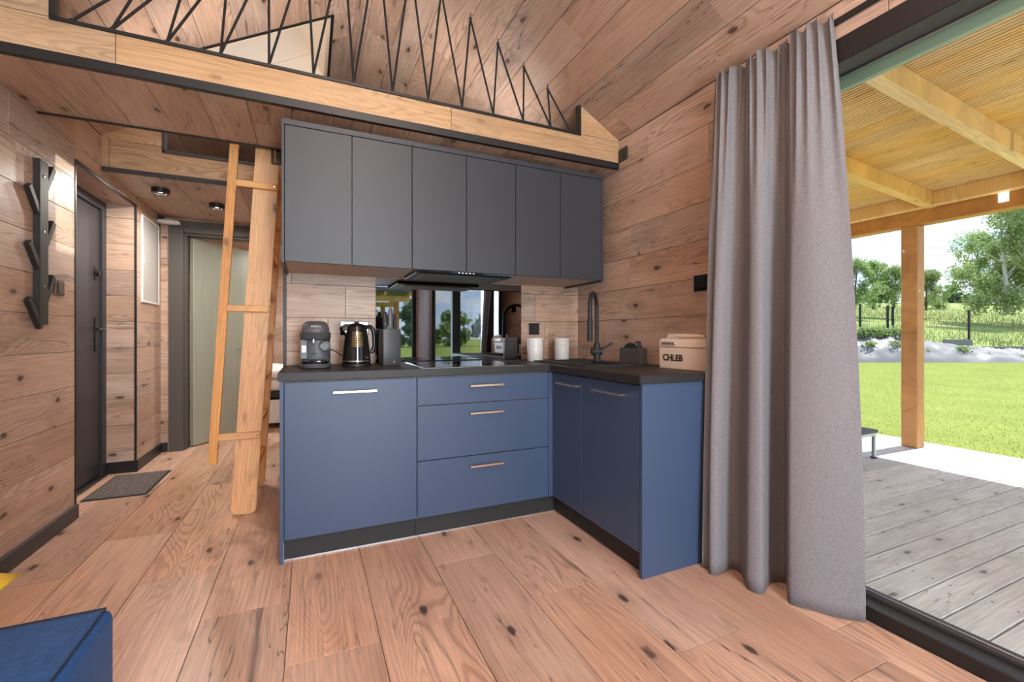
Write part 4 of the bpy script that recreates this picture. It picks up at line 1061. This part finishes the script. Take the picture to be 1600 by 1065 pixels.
for k in range(-5, 4):
    y = 1.45 + .8 * k
    sloped_box('rafter', XR + .17, 5.66, y - .04, y + .04, 0, RH, TERR, tf)
# grooved ceiling boards, running along the house
def grooved_board(xc, w):
    prof = []; n = 5; p = w / n
    for i in range(n):
        a = -w / 2 + i * p; prof += [(a, .011), (a + p * .20, .011), (a + p * .27, 0), (a + p * .90, 0), (a + p * .97, .011)]
    prof += [(w / 2, .028), (-w / 2, .028)]
    return prof
bw = .146; xk = XR + .18; idx = 0
bprof = grooved_board(0, bw - .003)
def board_mesh(L0):
    bm = bmesh.new()
    A = [bm.verts.new((-L0 / 2, a, b)) for a, b in bprof]; B = [bm.verts.new((L0 / 2, a, b)) for a, b in bprof]
    bm.faces.new(A); bm.faces.new(B[::-1])
    for i in range(len(bprof)): bm.faces.new((A[i], B[i], B[(i + 1) % len(bprof)], A[(i + 1) % len(bprof)]))
    bmesh.ops.recalc_face_normals(bm, faces=bm.faces)
    me = bpy.data.meshes.new('ceiling_board'); bm.to_mesh(me); bm.free(); me.materials.append(TERR); return me
me1 = board_mesh(3.495)
while xk < 6.1:
    xc = xk + bw / 2; off = 0
    for yc in (-.85, 2.65):
        o = bpy.data.objects.new('ceiling_board', me1); link(o, tf)
        v_ = Vector((1, 0, -.080)).normalized(); u_ = Vector((0, -1, 0)); n_ = u_.cross(v_)
        o.matrix_local = frameM((xc, yc, zraft(xc) + RH + .001), u_, v_, n_)
    xk += bw; idx += 1
sloped_box('roof_sheet', XR + .17, 6.15, -2.62, 4.42, RH + .032, RH + .06, ROOFM, tf)
sloped_box('blocking', 5.40, 5.47, -2.55, 4.35, 0.0, RH, TERR, tf)
bmv = box('beam', -3.45, 3.45, -.07, .07, 0, .185, POSTM, tf, .006); bmv.matrix_local = frameM((5.56, .9, 2.165), (0, 1, 0), (-1, 0, 0), (0, 0, 1))
sconce = []
for i, (y, lab) in enumerate(((2.43, 'square pine terrace post seen through the door'), (-1.25, 'square pine terrace post behind the viewer'), (4.25, 'square pine terrace post hidden behind the curtain'))):
    p_ = empty('terrace_post', (5.56, y, ZD), 0, lab, 'post', 'terrace posts')
    pb = box('timber', 0, 2.222, -.068, .068, -.068, .068, POSTM, p_, .006); pb.matrix_local = frameM((0, 0, .002), (0, 0, 1), (1, 0, 0), (0, 1, 0))
    if i == 0:
        for (a, b, c_) in ((-.069, .045, 1.98), (-.04, -.069, 1.57)):
            lathe('bolt_cap', [(0, 0), (.014, 0), (.012, .006), (0, .008)], WHITE, p_, 12).matrix_local = frameM((a, b, c_), (0, 1, 0), (0, 0, 1), (-1, 0, 0)) if i == 0 and a < -.05 else frameM((a, b, c_), (1, 0, 0), (0, 0, 1), (0, -1, 0))
# lamp on the beam
wlp = empty('terrace_lamp', (5.487, 1.755, 2.275), 0, 'small white slatted lamp on the terrace beam at the right', 'lamp')
for k in range(5): box('slat', -.006, 0, -.03 + k * .014, -.022 + k * .014, -.05, .05, emit('terrace_lamp_glow', (1, .95, .85), 3) if k == 0 else bpy.data.materials['terrace_lamp_glow'], wlp, .001)
box('back_plate', -.001, .0035, -.034, .036, -.04, .04, WHITE, wlp, 0)
# step stool
ss = empty('step_stool', (4.50, 2.47, ZD), 0, 'low grey aluminium step on the terrace beside the curtain', 'step')
ALU = plain('brushed_aluminium', (.42, .43, .45), .4, .8)
box('tread', -.30, .245, -.14, .14, .235, .262, plain('step_rubber', (.09, .09, .095), .7), ss, .003)
box('rail', -.29, .235, -.135, -.115, .205, .235, ALU, ss, .002); box('rail', -.29, .235, .115, .135, .205, .235, ALU, ss, .002)
for x in (-.27, .205):
    for y in (-.125, .125):
        l_ = box('leg', x - .015, x + .015, y - .012, y + .012, .015, .206, ALU, ss, .002); box('foot', x - .022, x + .022, y - .018, y + .018, 0, .018, DGREY, ss, .002)

# ================================================================== GARDEN
MR = Matrix.Rotation(-TH, 4, 'Z')           # garden frame: x to the right of the view, y away from the house
GR = lambda r_, d_, z: MR @ Vector((r_, d_, z))
def grassmat(name, a, b, c, s1=1.5, s2=40):
    s = NB(name); p = s.coords((1, 1, 1), rnd=False)
    n1 = s.noise(s.coords((s1, s1, s1), rnd=False), 1, 4, .6); n2 = s.noise(s.coords((s2, s2, s2), rnd=False), 1, 3, .7)
    col = s.mix(s.ramp(n1, [(.35, 0.0), (.65, 1.0)]), a, b); col = s.mix(s.ramp(n2, [(.4, 0.0), (.7, .8)]), col, c)
    s.bump(n2, .5, .02); return s.set(col, .85, 0, .15)
LAWN = grassmat('lawn_grass', (.205, .24, .045), (.25, .285, .06), (.16, .20, .034), .8, 30)
MEAD = grassmat('meadow_grass', (.24, .30, .085), (.33, .35, .14), (.18, .25, .05), .12, 3)
lw = mesh_obj('lawn', [GR(x, y, -.25) for x, y in ((-140, -160), (140, -160), (140, 23.2), (-140, 23.2))], [(0, 1, 2, 3)], LAWN); tag(lw, 'mown green lawn beyond the terrace', None, None, 'structure')
rngn = np.random.default_rng(3)
def blades(name, n, r0, r1, d0, d1, hgt, wid, mat, label, zf, keep=None):
    r_ = rngn.uniform(r0, r1, n); d_ = d0 + (d1 - d0) * rngn.random(n) ** 1.4
    c_, s_ = math.cos(-TH), math.sin(-TH)
    X_ = r_ * c_ - d_ * s_; Y_ = r_ * s_ + d_ * c_
    if keep is not None: m = keep(X_, Y_); X_, Y_, r_, d_ = X_[m], Y_[m], r_[m], d_[m]; n = len(X_)
    Z_ = zf(r_, d_); a = rngn.uniform(0, 6.28, n); hh = hgt * rngn.uniform(.5, 1.2, n); w = wid * rngn.uniform(.6, 1.3, n)
    lean = rngn.normal(0, .35, (n, 2)) * hh[:, None]
    V = np.empty((n, 3, 3)); V[:, 0] = np.stack([X_ - np.cos(a) * w, Y_ - np.sin(a) * w, Z_ - .01], 1); V[:, 1] = np.stack([X_ + np.cos(a) * w, Y_ + np.sin(a) * w, Z_ - .01], 1)
    V[:, 2] = np.stack([X_ + lean[:, 0], Y_ + lean[:, 1], Z_ + hh], 1)
    me = bpy.data.meshes.new(name); me.from_pydata(V.reshape(-1, 3).tolist(), [], np.arange(3 * n).reshape(-1, 3).tolist()); me.materials.append(mat)
    o = link(bpy.data.objects.new(name, me)); return tag(o, label, 'grass', None, 'stuff')
blades('lawn_grass', 150000, 2.5, 27, 4.0, 22, .024, .0035, grassmat('lawn_blades', (.21, .25, .046), (.255, .30, .062), (.17, .215, .036), 1, 20), 'short green grass blades of the lawn', lambda r_, d_: -.25 + 0 * r_, lambda X_, Y_: X_ > 5.95)
def hmead(r_, d_):
    base = np.interp(r_ / np.maximum(d_, 1), [.6, .82, .98, 1.3], [.72, .70, .45, .40])
    return np.where(d_ < 25, -.3 + (base + .3) * np.clip((d_ - 23.6) / 1.4, 0, 1), base + .118 * np.clip(d_ - 25, 0, 60))
gr = np.linspace(-100, 220, 60); gd = np.array([22.9, 23.6, 24.0, 24.6, 25, 26, 30, 36, 45, 56, 70, 90, 130, 260])
vs_ = []; fs = []
for d_ in gd:
    for r_ in gr: vs_.append(GR(r_, d_, float(hmead(np.array(r_), np.array(d_))) + .15 * math.sin(r_ * .13 + d_ * .1) * min(1, max(0, (d_ - 28) / 10))))
for j in range(len(gd) - 1):
    for i in range(len(gr) - 1): a = j * len(gr) + i; fs.append((a, a + 1, a + len(gr) + 1, a + len(gr)))
tag(mesh_obj('meadow', vs_, fs, MEAD, None, True), 'rising hay meadow behind the garden fence', None, None, 'structure')
blades('meadow_grass', 26000, 14, 75, 25.3, 62, .38, .02, grassmat('meadow_blades', (.28, .33, .11), (.38, .37, .18), (.20, .27, .065), .2, 2), 'tall pale meadow grass behind the fence', lambda r_, d_: hmead(r_, d_))
# silver tarpaulin bank with young plants
TARP = NB('silver_tarpaulin')
_n = TARP.noise(TARP.coords((1.2, 1.2, 1.2), rnd=False), 1, 4, .6); TARP = TARP.set(TARP.mix(_n, (.12, .117, .13), (.23, .222, .238)), .5, 0, .3)
nx, ny = 150, 26; vs_ = []; fs = []
from mathutils import noise as mn
for j in range(ny):
    for i in range(nx):
        r_ = 14 + i / (nx - 1) * 22; q = j / (ny - 1); d_ = 21.9 + q * 2.7
        top = np.interp(r_ / 23.5, [.70, .88, .95, 1.0, 1.15, 1.4], [1.02, .98, .62, .45, .22, .15])
        wr_ = (1 - abs(mn.noise(Vector((r_ * .9, d_ * 1.1, 3))))) ** 4 * .20 + mn.noise(Vector((r_ * 2.2, d_ * 3, 1))) * .07
        z = -.255 + (top + .25) * math.sin(min(1, q * 1.15) * math.pi / 2) ** .8 + wr_ * min(1, q * 6) * (1 if q < .95 else .3)
        vs_.append(GR(r_, d_ + .12 * mn.noise(Vector((r_ * .4, 0, 0))), z))
for j in range(ny - 1):
    for i in range(nx - 1): a = j * nx + i; fs.append((a, a + 1, a + nx + 1, a + nx))
tag(mesh_obj('tarpaulin_bank', vs_, fs, TARP, None, True), 'crumpled silver tarpaulin covering the bank behind the lawn', 'tarpaulin')
def leafmat(name, a, b):
    s = NB(name); n_ = s.noise(s.coords((.9, .9, .9), rnd=False), 1, 3, .7); n2 = s.noise(s.coords((9, 9, 9), rnd=False), 1, 1, .5)
    c_ = s.mix(s.ramp(s.math('ADD', s.math('MULTIPLY', n_, .5), s.math('MULTIPLY', n2, .5)), [(.38, 0.0), (.62, 1.0)]), a, b)
    s.set(c_, .6, 0, .25); tl = s.n('ShaderNodeBsdfTranslucent'); s.l(c_, tl.inputs[0]); ms = s.n('ShaderNodeMixShader'); ms.inputs[0].default_value = .45
    s.l(s.b.outputs[0], ms.inputs[1]); s.l(tl.outputs[0], ms.inputs[2]); s.l(ms.outputs[0], s.out.inputs[0])
    return s.m
LEAF = [leafmat('leaf_green', (.21, .31, .10), (.40, .50, .20)), leafmat('leaf_pale', (.23, .33, .12), (.42, .50, .23)), leafmat('leaf_dark', (.09, .165, .09), (.18, .27, .14))]
BARK = plain('bark', (.10, .08, .06), .9); BIRCH = plain('birch_bark', (.55, .53, .50), .8)
def leaf_mesh(centers, radii, n, size, seed, mat, name):
    g = np.random.default_rng(seed); k = g.integers(0, len(centers), n)
    v = g.normal(size=(n, 3)); v /= np.linalg.norm(v, axis=1)[:, None]; v *= (g.random(n) ** .6 * 1.1)[:, None]
    P = np.array(centers)[k] + v * np.array(radii)[k]
    a = g.normal(size=(n, 3)); a /= np.linalg.norm(a, axis=1)[:, None]; b = np.cross(a, g.normal(size=(n, 3))); b /= np.linalg.norm(b, axis=1)[:, None]
    s_ = size * g.uniform(.6, 1.3, n)[:, None]
    V = np.stack([P - a * s_, P + b * s_ * .55, P + a * s_, P - b * s_ * .55], 1).reshape(-1, 3)
    me = bpy.data.meshes.new(name); me.from_pydata(V.tolist(), [], np.arange(4 * n).reshape(-1, 4).tolist()); me.materials.append(mat)
    return me
def tree(r_, d_, zb, H, wid, seed, lm, label, n=6000, size=.09, birch=False, group='trees beyond the garden', name='tree'):
    g = random.Random(seed); p = GR(r_, d_, zb); t = empty(name, p, g.uniform(0, 6), label, 'tree', group)
    bm = bmesh.new(); bend = g.uniform(-.04, .04) * H
    add_tube(bm, [(0, 0, -.3), (bend * .3, 0, H * .3), (bend, bend * .5, H * .62), (bend * 1.3, bend, H * .93)], [H * .022, H * .017, H * .011, H * .003], 8)
    cen, rad = [], []
    for k in range(22):
        a = g.uniform(0, 6.28); z = H * g.uniform(.05, .93); q = (1 - ((z / H - .42) / .66) ** 2) * wid * g.uniform(.2, .9)
        tip = Vector((math.cos(a) * q, math.sin(a) * q, z)); cen.append(tuple(tip)); rr_ = wid * g.uniform(.16, .36); rad.append((rr_, rr_, rr_ * 1.05))
        base = Vector((bend * z / H, 0, max(.1 * H, z - H * .16)))
        add_tube(bm, [base, (base + tip) / 2 + Vector((0, 0, H * .02)), tip], [H * .007, H * .005, H * .002], 5)
    cen.append((bend, bend * .5, H * .88)); rad.append((wid * .3, wid * .3, H * .13))
    bm_obj('trunk', bm, BIRCH if birch else BARK, t, True)
    o = bpy.data.objects.new('foliage', leaf_mesh(cen, rad, n, size, seed, lm, 'foliage')); link(o, t)
    return t
def px_tree(px, ybase, ytop, halfpx, d_, seed, lm, label, **kw):
    f = 695.55; r_ = (px - 800) / f * d_; zb = 1.06 + (524.7 - ybase) / f * d_; H = (ybase - ytop) / f * d_
    return tree(r_, d_, zb, H, halfpx / f * d_, seed, lm, label, **kw)
px_tree(1572, 482, 312, 72, 36, 1, LEAF[1], 'large pale green birch right of the terrace post', n=22000, size=.105, birch=True)
px_tree(1645, 482, 295, 75, 38, 2, LEAF[0], 'tall green tree at the right edge behind the birch', n=12000, size=.12)
px_tree(1528, 478, 362, 34, 40, 3, LEAF[0], 'slimmer green tree just left of the large birch', n=7000, size=.10)
px_tree(1335, 478, 403, 36, 40, 4, LEAF[1], 'pale green tree beside the curtain edge', n=7000, size=.09)
px_tree(1364, 478, 407, 30, 43, 5, LEAF[0], 'feathery green tree in the left garden group', n=6000, size=.09)
px_tree(1397, 478, 418, 34, 42, 6, LEAF[1], 'rounded pale tree just left of the terrace post', n=6500, size=.09)
px_tree(1305, 478, 415, 28, 42, 7, LEAF[0], 'green tree half hidden by the curtain', n=5000, size=.10)
px_tree(1447, 480, 422, 30, 44, 9, LEAF[1], 'rounded light tree just right of the terrace post', n=6500, size=.09)
px_tree(1468, 481, 444, 20, 60, 10, LEAF[0], 'small tree right of the post near the distant wood', n=3000, size=.12)
for i, px in enumerate((1482, 1496, 1510, 1424, 1378)): px_tree(px, 482, 455 + (i % 3) * 3, 13, 92, 20 + i, LEAF[2], 'dark tree of the distant wood, ' + ['second', 'third', 'fourth', 'last', 'first'][i] + ' in the row' if i != 3 else 'dark distant tree just behind the terrace post', n=1800, size=.26, group='distant wood')
px_tree(1720, 485, 300, 90, 42, 12, LEAF[0], 'broad tree outside the right edge', n=5000, size=.25)
ORD = ['first', 'second', 'third', 'fourth', 'fifth', 'sixth', 'seventh', 'eighth', 'ninth', 'tenth']
# shrubs on the bank
for i, px in enumerate((1326, 1340, 1352, 1364, 1376, 1388, 1400, 1411)):
    f = 695.55; d_ = 23.6; t = empty('shrub', GR((px - 800) / f * d_, d_, .98), 0, ORD[i] + ' small leafy shrub on the tarpaulin bank counted from the curtain', 'shrub', 'shrubs on the bank')
    g = random.Random(50 + i); hh = .45 + g.uniform(0, .25)
    bm = bmesh.new()
    for k in range(4): add_tube(bm, [(0, 0, -.1), (g.uniform(-.15, .15), g.uniform(-.15, .15), hh * g.uniform(.7, 1))], [.015, .005], 5)
    bm_obj('stem', bm, BARK, t, True); o = bpy.data.objects.new('foliage', leaf_mesh([(0, 0, hh * .55), (.15, 0, hh * .4), (-.15, 0, hh * .45)], [(.25, .25, hh * .45)] * 3, 260, .075, 60 + i, LEAF[1], 'foliage')); link(o, t)
for i, (px, y) in enumerate(((1341, 558), (1361, 537), (1366, 555), (1400, 536), (1405, 552), (1447, 549), (1480, 560), (1507, 545), (1545, 555), (1597, 558))):
    f = 695.55; d_ = 22.7; t = empty('bank_plant', GR((px - 800) / f * d_, d_, 1.06 + (524.7 - y) / f * d_ - .1), 0, ORD[i] + ' low green juniper on the tarpaulin counted from the curtain', 'plant', 'junipers on the tarpaulin')
    o = bpy.data.objects.new('foliage', leaf_mesh([(0, 0, .12), (.2, 0, .1), (-.2, 0, .12)], [(.32, .25, .13)] * 3, 240, .06, 80 + i, LEAF[1], 'foliage')); link(o, t); tube('stem', [(0, 0, -.1), (.02, 0, .12)], .012, BARK, t, 5)
# fence
fc2 = empty('garden_fence', (0, 0, 0), 0, 'dark wire mesh fence with slim posts behind the bank', 'fence')
f = 695.55
posts = [(1290, 523, 474, 24.6), (1344, 524, 475, 24.6), (1387, 525, 477, 24.6), (1395, 525, 478, 24.6), (1514, 531, 484, 24.4), (1650, 545, 492, 24.4)]
pp = []
for px, yb, yt, d_ in posts:
    b = GR((px - 800) / f * d_, d_, 1.06 + (524.7 - yb) / f * d_); H = (yb - yt) / f * d_; pp.append((b, H))
    box('post', b.x - .045, b.x + .045, b.y - .045, b.y + .045, b.z - .5, b.z + H, BLACKM, fc2, 0)
WIRE = plain('fence_wire', (.10, .13, .09), .6)
for (a, Ha), (b, Hb) in zip(pp, pp[1:]):
    n_ = max(2, int((b - a).length / .12)); bm = bmesh.new()
    for k in range(1, n_):
        q = a.lerp(b, k / n_); H = Ha + (Hb - Ha) * k / n_; add_box(bm, q.x - .003, q.x + .003, q.y - .003, q.y + .003, q.z, q.z + H)
    for h_ in (.05, .35, .65, .95):
        add_tube(bm, [a + Vector((0, 0, Ha * h_)), b + Vector((0, 0, Hb * h_))], .007, 4)
    bm_obj('mesh_panel', bm, WIRE, fc2)
CONC = plain('concrete_plinth', (.22, .215, .20), .85)
for p0, p1, y0, y1 in ((1474, 1518, 530, 539), (1520, 1650, 541, 549)):
    d_ = 24.2; a = GR((p0 - 800) / f * d_, d_, 0); b = GR((p1 - 800) / f * d_, d_, 0); u_ = (b - a).normalized()
    o = box('plinth', 0, (b - a).length, -.05, .05, 1.06 + (524.7 - y1) / f * d_ - .3, 1.06 + (524.7 - y0) / f * d_, CONC, fc2, .005); o.matrix_local = frameM(a, u_, Vector((0, 0, 1)).cross(u_), (0, 0, 1))
# far hills
HILL = plain('far_hill', (.30, .42, .55), 1, 0, 0)  # haze of distance painted into the hill colour
vs_ = []; N_ = 60
for i in range(N_):
    r_ = -900 + i * 75; z = 60 + 22 * mn.noise(Vector((i * .21, 0, 0))) + 12 * mn.noise(Vector((i * .6, 2, 0)))
    vs_ += [GR(r_, 1500, -10), GR(r_, 1560, z + 40)]
tag(mesh_obj('distant_hill', vs_, [(2 * i, 2 * i + 2, 2 * i + 3, 2 * i + 1) for i in range(N_ - 1)], HILL, None, True), 'hazy blue hills on the horizon', None, None, 'structure')
# behind the house: shelter and tree line, mirrored in the splashback
gz = empty('garden_shelter', (.9, -8.6, -.25), 0, 'open pine shelter behind the house, mirrored in the splashback', 'shelter')
for x in (-1.4, 1.36):
    for y in (-1.2, 1.4): box('post', x - .07, x + .07, y - .07, y + .07, 0, 2.3, POSTM, gz, .004)
for y in (-1.2, 1.4): box('beam', -1.8, 1.75, y - .06, y + .06, 2.3, 2.46, TERR, gz, .004)
for k in range(6): box('rafter', -1.75 + k * .68, -1.67 + k * .68, -1.7, 1.75, 2.46, 2.56, TERR, gz, .003)
box('roof_sheet', -1.9, 1.92, -1.8, 1.85, 2.56, 2.66, plain('shelter_roof_grey', (.13, .15, .18), .6), gz, .004)
for i in range(9): 
    g = random.Random(200 + i); X_ = -4 + i * 5.2; Y_ = -46 - g.uniform(0, 8); v = MR.inverted() @ Vector((X_, Y_, 0))
    tree(v.x, v.y, -.25, 4.2 + g.uniform(0, 1.6), 2.6, 210 + i, LEAF[2 if i % 2 else 0], ORD[i] + ' bushy tree in the row far behind the house', n=1500, size=.34, group='trees behind the house')

# ================================================================== ADDED FILL LAMPS (out of view, to brighten the rooms)
def pendant(y, label):  # unseen lamps added to brighten the room and its ceiling
    o = empty('pendant_lamp', (XM, y, 2.86), 0, label, 'lamp', 'linear pendant lamps under the ridge')
    box('housing', -.07, .07, -.62, .62, -.018, .018, BLACK, o, .004)
    box('diffuser', -.055, .055, -.60, .60, -.024, -.0185, emit('pendant_diffuser', (1, .95, .88), 2) if 'pendant_diffuser' not in bpy.data.materials else bpy.data.materials['pendant_diffuser'], o, .002)
    for yy in (-.5, .5): tube('cord', [(0, yy, .018), (0, yy, ZM - 2.86 - .02)], .002, BLACK, o, 6)
    area('pendant_light_down', (0, 0, -.03), (0, 0, -1), .12, 1.2, FILL_DOWN, (1, .96, .90), o)
    area('pendant_light_up', (0, 0, .03), (0, 0, 1), .12, 1.2, FILL_UP, (1, .96, .90), o)
pendant(-1.0, 'black linear pendant lamp under the ridge behind the viewer')
pendant(.38, 'black linear pendant lamp under the ridge above the viewer')
bl = empty('bedroom_lamp', (.2, 6.1, ZS2), 0, 'round ceiling lamp in the bedroom', 'lamp')  # unseen lamp added to brighten the bedroom
lathe('shade', [(0, 0), (.15, 0), (.15, -.05), (.13, -.06), (0, -.06)], LEDM, bl, 32)
area('bedroom_light', (0, 0, -.065), (0, 0, -1), .25, .25, BED_POWER, (1, .97, .92), bl)

ls = empty('loft_light_strip', (.3, 2.84, 2.361), 0, 'low light strip lying on the front loft floor', 'lamp')  # hidden strip added to lift the ceiling over the loft
box('channel', -1.1, 1.1, -.015, .015, 0, .02, SILVER, ls, .002)
area('loft_light', (0, 0, .03), (0, .35, 1), 2.1, .03, LOFT_POWER, (1, .96, .92), ls)
